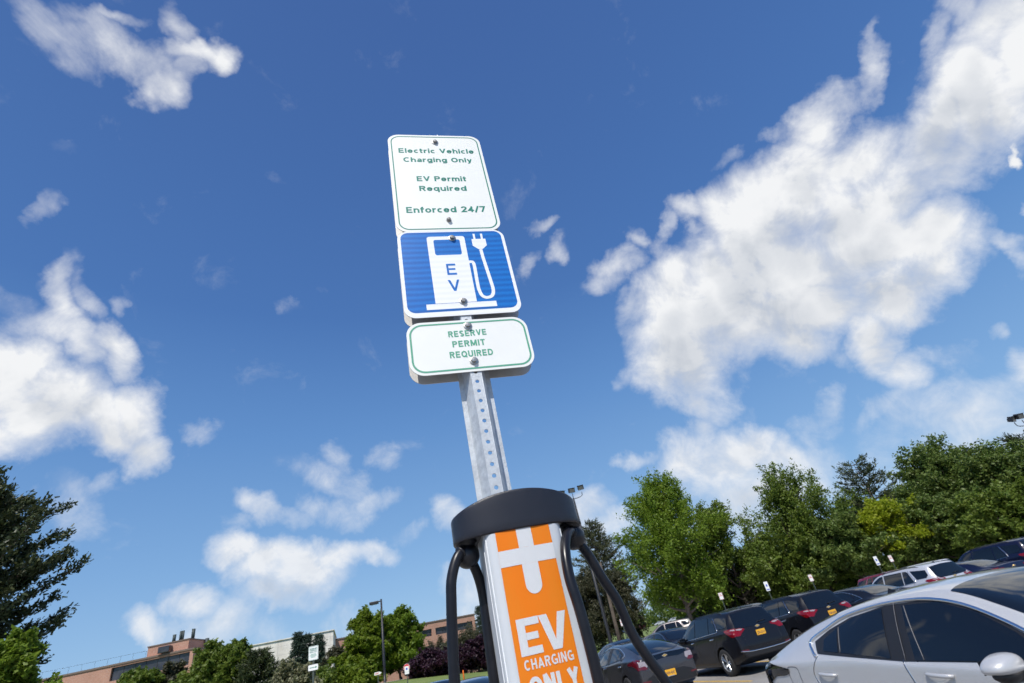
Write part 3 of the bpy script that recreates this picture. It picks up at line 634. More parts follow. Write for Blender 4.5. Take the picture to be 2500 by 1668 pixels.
for s_, a, b_, z, H in (('Electric Vehicle', -.1218, .1236, 3.1583, .0255), ('Charging Only', -.1099, .1103, 3.1122, .0245), ('EV Permit', -.0762, .0782, 3.0180, .0255),
                        ('Required', -.0725, .0727, 2.9727, .0250), ('Enforced 24/7', -.1189, .1164, 2.8765, .0270)):
    grotesque('lettering', s_, a, b_, z, H * .93, -.0029, m_sign_grn, s1, .190, .11)
for s_, a, b_, z in (('RESERVE', -.0518, .0440, 2.4292), ('PERMIT', -.0454, .0359, 2.3990), ('REQUIRED', -.0555, .0505, 2.3686)):
    grotesque('lettering', s_, a, b_, z, .0180, -.0029, m_sign_grn2, s3, .20, .15)
# blue field and pump symbol
flat('blue_field', [rrect(-.1438, .1438, 2.5098, 2.7942, .0225)], -.0028, m_blue, s2)
def capsule_path(pts, w):
    pts = [Vector((p[0], p[1])) for p in pts]; L = []; Rr = []
    for i, p in enumerate(pts):
        d = (pts[min(i + 1, len(pts) - 1)] - pts[max(i - 1, 0)]).normalized(); n = Vector((-d.y, d.x)) * w / 2
        L.append((p + n)); Rr.append((p - n))
    return L, Rr
def ribbon(pts, w, y, m, parent, name):
    L, Rr = capsule_path(pts, w); n = len(L); v = [(p.x, y, p.y) for p in L] + [(p.x, y, p.y) for p in Rr]
    return obj(name, v, [(i, i + 1, n + i + 1, n + i) for i in range(n - 1)], m, parent)
YP = -.0031
pump = MB()
def pquad(o): pump.prism_y(o, YP, YP + .0002)
W0, W1, Z0, Z1 = -.0540, .0204, 2.7045, 2.7635
R8 = lambda x0, x1, z0, z1, r: rrect(x0, x1, z0, z1, r, 5)
pquad([(-.0718, 2.536), (.0356, 2.536), (.0356, Z0 - .0001), (-.0718, Z0 - .0001)])
pquad([(-.0718, Z0), (W0, Z0), (W0, Z1), (-.0718, Z1)]); pquad([(W1, Z0), (.0356, Z0), (.0356, Z1), (W1, Z1)])
top = [(-.0718, Z1 + .0001), (.0356, Z1 + .0001)] + [(.0356 - .008 + .008 * cos(a), 2.7684 + .008 * sin(a)) for a in [R_(x) for x in range(0, 91, 15)]] + [(-.0718 + .008 + .008 * cos(a), 2.7684 + .008 * sin(a)) for a in [R_(x) for x in range(90, 181, 15)]]
pquad(top)
pquad([(-.0958, 2.517), (.0870, 2.517), (.0870, 2.5347), (-.0958, 2.5347)])
pump.build('pump_symbol', m_white_refl, s2)
for cx, cz, sx, sz in ((W0, Z0, 1, 1), (W1, Z0, -1, 1), (W1, Z1, -1, -1), (W0, Z1, 1, -1)):   # rounded corners of the pump window
    r = .006; flat('window_corner', [[(cx, cz)] + [(cx + sx * (r - r * cos(a)), cz + sz * (r - r * sin(a))) for a in [R_(x) for x in range(90, -1, -15)]][::1]], YP - .0001, m_white_refl, s2)
def bar(x0, x1, z0, z1): return [(x0, z0), (x1, z0), (x1, z1), (x0, z1)]
lE = [bar(-.0294, -.0240, 2.6312, 2.6712), bar(-.0239, -.0042, 2.6645, 2.6712), bar(-.0239, -.0058, 2.6488, 2.6548), bar(-.0239, -.0034, 2.6312, 2.6378)]
flat('letter_e', lE, YP - .0004, m_blue, s2)
flat('letter_v', [[(-.0315, 2.6132), (-.0252, 2.6132), (-.0159, 2.5850), (-.0159, 2.5752), (-.0190, 2.5752)], [(-.0007, 2.6132), (-.0129, 2.5752), (-.0158, 2.5752), (-.0158, 2.5850), (-.0068, 2.6132)]], YP - .0004, m_blue, s2)
arm = [(.0356, 2.6758), (.0430, 2.6758), (.0465, 2.672), (.0480, 2.655), (.0468, 2.60), (.0475, 2.575), (.0520, 2.556), (.0600, 2.5485), (.0690, 2.5478), (.0780, 2.5515), (.0840, 2.5620), (.0858, 2.5780), (.0845, 2.600), (.0805, 2.650), (.0772, 2.690), (.0758, 2.722)]
ribbon([tuple(p)[:2] for p in catmull([(x, z, 0) for x, z in arm], 5)], .0092, YP - .0001, m_white_refl, s2, 'charging_cord')
flat('plug_symbol', [[(.0552, 2.7631), (.0552, 2.7370), (.0700, 2.7230), (.0815, 2.7230), (.0957, 2.7370), (.0957, 2.7631)], bar(.0612, .0672, 2.7632, 2.7840), bar(.0830, .0890, 2.7632, 2.7840)], YP, m_white_refl, s2)
for z, big, dk, par in ((3.2153, True, True, s1), (2.8423, False, True, s1), (2.7681, True, True, s2), (2.5386, True, True, s2), (2.4598, True, False, s3), (2.3557, True, False, s3)):
    bolt(z, big, par, dk, -.0032)
# small maker's sticker on the bare back of the rear square panel, showing in the gap
st = flat('sticker', [bar(-.125, -.055, 2.490, 2.5055)], .0375, m_sign_white, sp); ring('sticker_border', bar(-.1245, -.0555, 2.4905, 2.505), bar(-.1225, -.0575, 2.4925, 2.503), .0372, m_trim, sp)

# ------------------------------------------------------------------ EV charger
CO = Vector((-.055, .86, 0)) - .009 * Vector((cos(R_(16)), sin(R_(16)), 0))
ch = empty('ev_charger', CO, R_(16), 'orange and silver electric vehicle charging station with domed black cap and hanging cables', 'charging station')
def front_y(x): return -.050 - .0035 * (1 - (x / .062) ** 2)
def column():
    out = []
    for i in range(25): x = -.0465 + .093 * i / 24; out.append((x, front_y(x)))
    for k in range(1, 9): a = R_(-90 + 90 * k / 8); out.append((.0465 + .0165 * cos(a), front_y(.0465) + .018 + .018 * sin(a)))
    out += [(.0632, -.02), (.0630, -.018), (.0630, .040)]
    for k in range(1, 9): a = R_(90 * k / 8); out.append((.045 + .018 * cos(a), .040 + .018 * sin(a)))
    m_ = [(-x, y) for x, y in out[::-1] if x > .0466 or y > 0]
    full = out + [p for p in m_]
    n = len(full); v = []; zs = [0.02, .6, 1.2, 1.6, 1.93]
    for z in zs: v += [(x, y, z) for x, y in full]
    f = []
    for j in range(len(zs) - 1):
        for i in range(n): f.append((j * n + i, j * n + (i + 1) % n, (j + 1) * n + (i + 1) % n, (j + 1) * n + i))
    f.append(tuple(range(n))[::-1]); f.append(tuple((len(zs) - 1) * n + i for i in range(n)))
    smooth_by_angle(obj('column', v, f, m_alu, ch), 25)
    b = MB(); b.box((0, 0, .01), (.22, .2, .02), bev=.004); b.build('base_plate', m_galv, ch)
column()
def strip(x0, x1, z0, z1, proud, name, m, parent, n=12, sides=True):
    v = []; f = []
    for z in (z0, z1):
        for i in range(n + 1): x = x0 + (x1 - x0) * i / n; v.append((x, front_y(x) - proud, z))
    for i in range(n): f.append((i, i + 1, n + 1 + i + 1, n + 1 + i))
    return obj(name, v, f, m, parent, smooth=True)
for s in (-1, 1):
    g = MB()
    for gx, gy, w in ((.0604, -.0435, .0013), (.0632, -.0310, .0013)):
        g.tube([(s * gx, gy, .03), (s * gx, gy, 1.925)], w * .62, 8)
    g.build('ribbed_extrusion', m_alu, ch, smooth=True)
pan = strip(-.0456, .0410, .25, 1.925, .0007, 'orange_panel', m_orange, ch, 24)
def shape_on_panel(name, polys, proud, m, parent):
    """flat outline polygons wrapped onto the convex face"""
    V = []; Fc = []
    for o in polys:
        vv, ee, ff = tri_grid(resample(o, .004), .006)
        k = len(V); V += [(x, front_y(x) - proud, z) for x, z in vv]; Fc += [tuple(i + k for i in q) for q in ff]
    return obj(name, V, Fc, m, parent)
def resample(o, step):
    out = []
    for i, a in enumerate(o):
        b = o[(i + 1) % len(o)]; n = max(1, int(math.hypot(b[0] - a[0], b[1] - a[1]) / step))
        out += [(a[0] + (b[0] - a[0]) * k / n, a[1] + (b[1] - a[1]) * k / n) for k in range(n)]
    return out
def tri_grid(o, step):
    xs = [p[0] for p in o]; zs = [p[1] for p in o]; pts = [Vector(p) for p in o]; n = len(o)
    edges = [(i, (i + 1) % n) for i in range(n)]
    gx = np.arange(min(xs) + step * .5, max(xs), step); gz = np.arange(min(zs) + step * .5, max(zs), step)
    if len(gx) * len(gz) < 6000:
        pts += [Vector((x + 1e-5 * ((j * 7) % 5), z + 1e-5 * ((i * 3) % 7))) for i, x in enumerate(gx) for j, z in enumerate(gz)]
    r = delaunay_2d_cdt(pts, edges, [list(range(n))], 1, 1e-7)
    return [(p.x, p.y) for p in r[0]], None, [tuple(q) for q in r[2]]
# plug emblem: broad cross whose lower arm ends round
shape_on_panel('plug_emblem', [bar(-.0456, .0410, 1.8622, 1.8853)], .0011, m_decal, pan)
arc = [(-.0010 + .0125 * cos(R_(a)), 1.8335 + .0135 * sin(R_(a))) for a in range(180, 361, 15)]
shape_on_panel('plug_emblem', [[(.0115, 1.8621), (-.0135, 1.8621)] + arc], .0011, m_decal, pan)
shape_on_panel('plug_emblem', [bar(-.0130, .0108, 1.8854, 1.925)], .0011, m_decal, pan)
E_ = [bar(-.0376, -.0262, 1.7469, 1.7921), bar(-.0261, -.0052, 1.7826, 1.7921), bar(-.0261, -.0088, 1.7650, 1.7737), bar(-.0261, -.0060, 1.7469, 1.7562)]
shape_on_panel('letter_e', E_, .0011, m_decal, pan)
shape_on_panel('letter_v', [[(-.0049, 1.7918), (.0072, 1.7918), (.0118, 1.7600), (.0165, 1.7918), (.0368, 1.7918), (.0368 - .0000, 1.7914), (.0172, 1.7469), (.0050, 1.7469)][:0] or [(-.0049, 1.7918), (.0078, 1.7918), (.0152, 1.7592), (.0240, 1.7918), (.0365, 1.7918), (.0215, 1.7469), (.0085, 1.7469)]], .0011, m_decal, pan)
grotesque('lettering', 'CHARGING', -.0362, .0346, 1.7302, .0122, 0, m_decal, pan, .19, .17, lambda x: front_y(x) - .0011)
grotesque('lettering', 'ONLY', -.0345, .0368, 1.7000, .0222, 0, m_decal, pan, .25, .10, lambda x: front_y(x) - .0011)

def cap():
    a, b_, ex = .1065, .0565, 2.35; z0 = 1.9137; n = 96
    def outl(sc):
        o = []
        for k in range(n):
            t_ = 2 * pi * k / n; c, s = cos(t_), sin(t_)
            o.append((a * sc * math.copysign(abs(c) ** (2 / ex), c), b_ * (1 - (1 - sc) * a / b_ if False else sc) * math.copysign(abs(s) ** (2 / ex), s)))
        return o
    def zt(x): return 1.9535 + .0215 * (1 - min(1, abs(x) / a) ** 2.0)
    v = []; rings = []
    def ring_(sc, zf):
        o = outl(sc); rings.append(len(v)); v.extend([(x, y, zf(x)) for x, y in o])
    ring_(.93, lambda x: z0 + .004); ring_(.965, lambda x: z0 + .0005); ring_(.985, lambda x: z0 - .0005); ring_(1.0, lambda x: z0 + .0025)
    for fr in (.25, .5, .75): ring_(1.0, lambda x, fr=fr: z0 + (zt(x) - .0045 - z0) * fr)
    ring_(1.0, lambda x: zt(x) - .0045); ring_(.996, lambda x: zt(x) - .0020); ring_(.987, lambda x: zt(x) - .0006); ring_(.97, lambda x: zt(x))
    for sc in (.8, .6, .4, .2, .02): ring_(sc, lambda x: zt(x) + .002)
    f = []
    for r0_, r1_ in zip(rings[:-1], rings[1:]):
        for k in range(n): j = (k + 1) % n; f.append((r0_ + k, r0_ + j, r1_ + j, r1_ + k))
    f.append(tuple(rings[-1] + k for k in range(n))); f.append(tuple(rings[0] + k for k in range(n))[::-1])
    obj('cap', v, f, m_cap, ch, smooth=True)
cap()
def ball(x, z, y, r, hoses):
    b = MB(); b.lathe([(r * .75, z - r * .0 + r * .55), (r * .82, z + r * .85), (r * .95, z + r * 1.2), (r * .95, 1.9145)], 24, (x, y, 0)); b.build('collar', m_black_pl, ch, smooth=True)
    s = MB(); pr = []
    for k in range(25):
        t_ = -90 + 180 * k / 24; rr = r if abs(t_) > 4 else r * .985
        pr.append((max(rr * cos(R_(t_)), .0001), rr * sin(R_(t_))))
    s.lathe(pr, 32, (x, y, z)); ob = s.build('hose_swivel', m_black_pl, ch, smooth=True)
    for pts in hoses:
        cp = catmull(pts, 12); i0 = next(i for i, p_ in enumerate(cp) if (p_ - Vector((x, y, z))).length > r * .93)
        gl = MB(); gl.tube(cp[i0 - 1:i0 + 2], [.0100, .0104, .0094], 20); gl.build('cable_gland', m_black_pl, ch, smooth=True)
        h = MB(); h.tube(catmull(pts, 8), .0080, 20); h.build('charging_cable', m_black_rub, ch, smooth=True)
ball(-.0868, 1.8974, 0.0, .0198, [
    [(-.0868, -.004, 1.8975), (-.0945, -.012, 1.9025), (-.1065, -.018, 1.8905), (-.1175, -.021, 1.8635), (-.1215, -.022, 1.834), (-.1250, -.022, 1.797), (-.1295, -.022, 1.735), (-.131, -.02, 1.64), (-.125, -.02, 1.45), (-.10, -.02, 1.15)],
    [(-.0868, .004, 1.8960), (-.0775, .018, 1.8850), (-.0705, .026, 1.8640), (-.0672, .03, 1.8345), (-.0685, .03, 1.788), (-.0695, .03, 1.724), (-.0700, .03, 1.62), (-.072, .03, 1.4), (-.08, .03, 1.15)]])
ball(.0922, 1.8964, 0.0, .0203, [
    [(.0922, -.006, 1.8964), (.0820, -.024, 1.9020), (.0680, -.042, 1.8905), (.0560, -.058, 1.8660), (.0505, -.068, 1.8300), (.0525, -.073, 1.7920), (.0540, -.075, 1.7480), (.0545, -.075, 1.6980), (.055, -.07, 1.60), (.055, -.06, 1.4), (.055, -.05, 1.15)],
    [(.0922, .004, 1.8960), (.1035, .008, 1.8850), (.1145, .010, 1.8660), (.1285, .014, 1.8300), (.1455, .018, 1.7915), (.1555, .02, 1.7435), (.1705, .022, 1.7080), (.1890, .024, 1.6710), (.215, .026, 1.60), (.235, .028, 1.45), (.20, .03, 1.15)]])
# ------------------------------------------------------------------ cars
# every profile: tables over y (distance from the rear bumper, metres)
PROF = {
 'suv': dict(L=4.65, wb=(.98, 3.70), wr_=.355,
   top=[(0, .72), (.04, .86), (.08, .98), (.12, 1.10), (.20, 1.24), (.30, 1.42), (.37, 1.545), (.42, 1.60), (.6, 1.63), (1.3, 1.665), (2.2, 1.665), (2.75, 1.60), (3.1, 1.44), (3.45, 1.24), (3.62, 1.13), (3.9, 1.08), (4.3, 1.00), (4.5, .90), (4.62, .72), (4.65, .62)],
   belt=[(0, .70), (.12, 1.08), (.5, 1.13), (1.2, 1.10), (2.4, 1.05), (3.4, 1.00), (3.7, .99), (4.3, .90), (4.65, .6)],
   w=[(0, .80), (.06, .86), (.2, .895), (.6, .915), (1.2, .92), (3.6, .915), (4.1, .88), (4.4, .80), (4.6, .66), (4.65, .60)],
   rail=[(0, .74), (.15, .75), (.35, .64), (.6, .66), (1.3, .68), (2.6, .66), (3.1, .68), (3.6, .74), (4.1, .72), (4.65, .5)],
   zb=[(0, .42), (.3, .30), (.7, .22), (4.1, .20), (4.5, .24), (4.65, .34)]),
 'hatch': dict(L=4.58, wb=(.96, 3.65), wr_=.335,
   top=[(0, .80), (.03, .94), (.06, 1.035), (.10, 1.065), (.16, 1.075), (.3, 1.125), (.6, 1.225), (.95, 1.318), (1.3, 1.378), (1.8, 1.428), (2.3, 1.446), (2.7, 1.413), (3.0, 1.32), (3.4, 1.13), (3.72, .97), (3.9, .93), (4.2, .86), (4.45, .76), (4.56, .62), (4.58, .55)],
   belt=[(0, .78), (.08, .98), (.3, 1.03), (.7, 1.03), (1.2, 1.035), (2.2, .975), (3.0, .925), (3.5, .90), (3.8, .87), (4.3, .76), (4.58, .5)],
   w=[(0, .76), (.05, .81), (.15, .845), (.4, .88), (.9, .90), (3.6, .90), (4.0, .875), (4.3, .79), (4.5, .66), (4.58, .56)],
   rail=[(0, .66), (.15, .70), (.35, .68), (.8, .64), (1.3, .62), (2.3, .61), (2.8, .62), (3.3, .68), (3.7, .74), (4.1, .70), (4.58, .45)],
   zb=[(0, .36), (.3, .26), (.7, .19), (4.0, .17), (4.4, .19), (4.58, .28)]),
 'sedan': dict(L=4.92, wb=(1.10, 3.93), wr_=.34,
   top=[(0, .78), (.03, .93), (.07, 1.05), (.12, 1.10), (.3, 1.115), (.6, 1.15), (.95, 1.27), (1.35, 1.385), (1.9, 1.455), (2.5, 1.465), (2.9, 1.42), (3.2, 1.32), (3.6, 1.13), (3.95, .99), (4.15, .95), (4.6, .86), (4.8, .76), (4.9, .6), (4.92, .55)],
   belt=[(0, .76), (.1, 1.0), (.5, 1.04), (1.3, 1.01), (2.4, .975), (3.4, .94), (4.0, .90), (4.5, .80), (4.92, .5)],
   w=[(0, .78), (.05, .83), (.2, .87), (.6, .91), (1.2, .925), (4.0, .92), (4.4, .87), (4.7, .76), (4.92, .56)],
   rail=[(0, .68), (.3, .72), (.6, .70), (1.0, .64), (1.5, .62), (2.5, .61), (3.0, .63), (3.5, .70), (4.0, .76), (4.4, .72), (4.92, .45)],
   zb=[(0, .38), (.3, .27), (.8, .19), (4.3, .17), (4.7, .2), (4.92, .3)]),
}
def smooth_interp(tab, y):
    xs = np.array([p[0] for p in tab], float); ys = np.array([p[1] for p in tab], float)
    h = np.diff(xs); d = np.diff(ys) / h; m_ = np.zeros(len(xs)); m_[0] = d[0]; m_[-1] = d[-1]
    for i in range(1, len(xs) - 1):
        if d[i - 1] * d[i] > 0:
            w1 = 2 * h[i] + h[i - 1]; w2 = h[i] + 2 * h[i - 1]; m_[i] = (w1 + w2) / (w1 / d[i - 1] + w2 / d[i])
    i = int(np.clip(np.searchsorted(xs, y) - 1, 0, len(h) - 1)); t = (min(max(y, xs[0]), xs[-1]) - xs[i]) / h[i]
    return float((2 * t**3 - 3 * t**2 + 1) * ys[i] + (t**3 - 2 * t**2 + t) * h[i] * m_[i] + (-2 * t**3 + 3 * t**2) * ys[i + 1] + (t**3 - t**2) * h[i] * m_[i + 1])
def body_mesh(kind, zs=1.0):
    P = PROF[kind]; L = P['L']
    st = [0, .015, .04, .07, .10, .14, .19, .25, .31, .37, .42, .5, .6, .72] + list(np.arange(.85, L - .6, .13)) + [L - .5, L - .4, L - .3, L - .2, L - .12, L - .06, L - .02, L]
    V = []; Fc = []; nr = None
    for y in st:
        top, belt, w, wr, zb = (smooth_interp(P[k], y) for k in ('top', 'belt', 'w', 'rail', 'zb'))
        top = max(top, zb + .2); b = min(belt, top - .045); zw = zb + (b - zb) * .52
        g = max(0., min(1., (top - b - .06) / .25))          # 1 where there is a cabin above the belt line
        wr2 = min(wr, w - .03); wbl = w - .022
        midw = wbl + (wr2 - wbl) * .5 + .012 * g; midz = b + (top - .06 - b) * .5
        half = [(0, zb), (w * .72, zb), (w * .93, zb + .02), (w * .985, zb + .10), (w * .998, zw - (b - zb) * .12), (w, zw), (w * .992, zw + (b - zw) * .55), (w - .010, b - .05 * (0.4 + .6 * g)), (wbl, b - .006), (wbl - .022, b + .010),
                (midw, midz), (wr2 + .014, top - .085 * (.35 + .65 * g)), (wr2 - .022, top - .045 * (.35 + .65 * g)), (wr2 * .78, top - .016), (wr2 * .42, top - .004), (0, top)]
        ringp = [(x, z) for x, z in half] + [(-x, z) for x, z in half[-2:0:-1]]
        nr = len(ringp); V += [(x, y, z * zs) for x, z in ringp]
    for j in range(len(st) - 1):
        for i in range(nr): Fc.append((j * nr + i, j * nr + (i + 1) % nr, (j + 1) * nr + (i + 1) % nr, (j + 1) * nr + i))
    Fc.append(tuple(range(nr))); Fc.append(tuple((len(st) - 1) * nr + i for i in range(nr))[::-1])
    me = bpy.data.meshes.new('b'); me.from_pydata(V, [], Fc)
    bm = bmesh.new(); bm.from_mesh(me); bmesh.ops.recalc_face_normals(bm, faces=bm.faces[:]); bm.to_mesh(me); bm.free()
    o = bpy.data.objects.new('b', me); COL.objects.link(o); md = o.modifiers.new('s', 'SUBSURF'); md.levels = 2 ; md.render_levels = 2
    bpy.context.view_layer.update()
    me2 = bpy.data.meshes.new_from_object(o.evaluated_get(bpy.context.evaluated_depsgraph_get()))
    bpy.data.objects.remove(o); bpy.data.meshes.remove(me)
    return me2
BODY = {}
def get_body(kind, zs):
    key = (kind, zs)
    if key not in BODY:
        me = body_mesh(kind, zs)
        bvh = BVHTree.FromPolygons([v.co[:] for v in me.vertices], [tuple(p.vertices) for p in me.polygons])
        # wheel arches cut out of a copy
        P = PROF[kind]; o = bpy.data.objects.new('b', me.copy()); COL.objects.link(o); cut = []
        for yw in P['wb']:
            for s in (-1, 1):
                m_ = MB(); r = P['wr_'] + .045
                m_.lathe([(r, -.17), (r, .17)], 40, (s * .86, yw, P['wr_'] * zs + .012), 'x'); c = m_.build('cut', None); cut.append(c)
                md = o.modifiers.new('c', 'BOOLEAN'); md.object = c; md.operation = 'DIFFERENCE'; md.solver = 'EXACT'
        bpy.context.view_layer.update()
        res = bpy.data.meshes.new_from_object(o.evaluated_get(bpy.context.evaluated_depsgraph_get()))
        bpy.data.objects.remove(o)
        for c in cut: bpy.data.objects.remove(c)
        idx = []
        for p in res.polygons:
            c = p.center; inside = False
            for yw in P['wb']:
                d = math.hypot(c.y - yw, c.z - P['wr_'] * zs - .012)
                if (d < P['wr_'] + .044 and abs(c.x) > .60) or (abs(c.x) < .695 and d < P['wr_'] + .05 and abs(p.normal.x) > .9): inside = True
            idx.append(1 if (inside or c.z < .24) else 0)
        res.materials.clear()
        BODY[key] = (res, bvh, idx)
    return BODY[key]
def on_body(bvh, d, a, b):
    """hit point and normal for a 2-D position seen from one side of the car"""
    if d == 'R': o, v = Vector((3, a, b)), Vector((-1, 0, 0))
    elif d == 'L': o, v = Vector((-3, a, b)), Vector((1, 0, 0))
    elif d == 'B': o, v = Vector((a, -3, b)), Vector((0, 1, 0))
    elif d == 'F': o, v = Vector((a, 9, b)), Vector((0, -1, 0))
    else: o, v = Vector((a, b, 5)), Vector((0, 0, -1))
    h = bvh.ray_cast(o, v)
    return (h[0], h[1]) if h[0] is not None else (None, None)
def patch(name, poly, d, bvh, off, m, parent, step=.09):
    vv, _, ff = tri_grid(resample(poly, step * .6), step)
    V = []; ok = []
    for a, b in vv:
        p, n = on_body(bvh, d, a, b)
        ok.append(p is not None)
        if p is None: V.append((0, 0, 0)); continue
        V.append(tuple(p + n * off))
    Fc = [f for f in ff if all(ok[i] for i in f)]
    if not Fc: return None
    # drop faces that jump across a silhouette
    Fc = [f for f in Fc if max((Vector(V[f[i]]) - Vector(V[f[(i + 1) % 3]])).length for i in range(3)) < step * 4 + .12]
    o = obj(name, V, Fc, m, parent, smooth=True)
    bm = bmesh.new(); bm.from_mesh(o.data)
    bmesh.ops.delete(bm, geom=[v for v in bm.verts if not v.link_faces], context='VERTS')
    bm.to_mesh(o.data); bm.free()
    return o
def trim(name, pts, d, bvh, rad, m, parent, off=.004, close=False, k=5):
    P = []
    seq = catmull([(a, b, 0) for a, b in pts], k)
    for q in seq:
        p, n = on_body(bvh, d, q[0], q[1])
        if p is not None: P.append(p + n * off)
    if len(P) < 2: return None
    b = MB(); b.tube(P, rad, 6); return b.build(name, m, parent, smooth=True)
WHEEL = {}
def wheel_meshes(r):
    if r in WHEEL: return WHEEL[r]
    t = MB(); w = .115
    t.lathe([(r * .66, -w), (r * .80, -w * 1.05), (r * .93, -w * .98), (r * .985, -w * .8), (r, -w * .45), (r, w * .45), (r * .985, w * .8), (r * .93, w * .98), (r * .80, w * 1.05), (r * .66, w)], 40, (0, 0, 0), 'x', False)
    to = t.build('tyre', m_tyre, None, smooth=True)
    rm = MB(); rr = r * .67
    rm.lathe([(rr, w * .9), (rr, w), (rr * .94, w * .98), (rr * .90, w * .70), (rr * .90, -w)], 40, (0, 0, 0), 'x', False)
    for kx in range(5):
        for dd in (-.16, .16):
            a = 2 * pi * kx / 5 + dd; a2 = 2 * pi * kx / 5 + dd * .45; c, s = cos(a), sin(a); c2, s2 = cos(a2), sin(a2)
            p0 = Vector((w * .55, c2 * rr * .14, s2 * rr * .14)); p1 = Vector((w * .78, c * rr * .93, s * rr * .93))
            rm.tube([p0, (p0 + p1) / 2 + Vector((.01, 0, 0)), p1], [.022, .017, .015], 6)
    rm.lathe([(rr * .26, w * .3), (rr * .26, w * .62), (rr * .15, w * .70), (.001, w * .71)], 20, (0, 0, 0), 'x')
    ro = rm.build('rim', m_rim, None, smooth=True); smooth_by_angle(ro, 40)
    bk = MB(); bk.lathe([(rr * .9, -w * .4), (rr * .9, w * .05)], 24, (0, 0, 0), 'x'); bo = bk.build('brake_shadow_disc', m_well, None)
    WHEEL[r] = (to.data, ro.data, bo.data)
    for o in (to, ro, bo): bpy.data.objects.remove(o)
    return WHEEL[r]
def mirr(poly): return [(-a, b) for a, b in poly][::-1]
def sc(poly, zs): return [(a, b * zs) for a, b in poly]
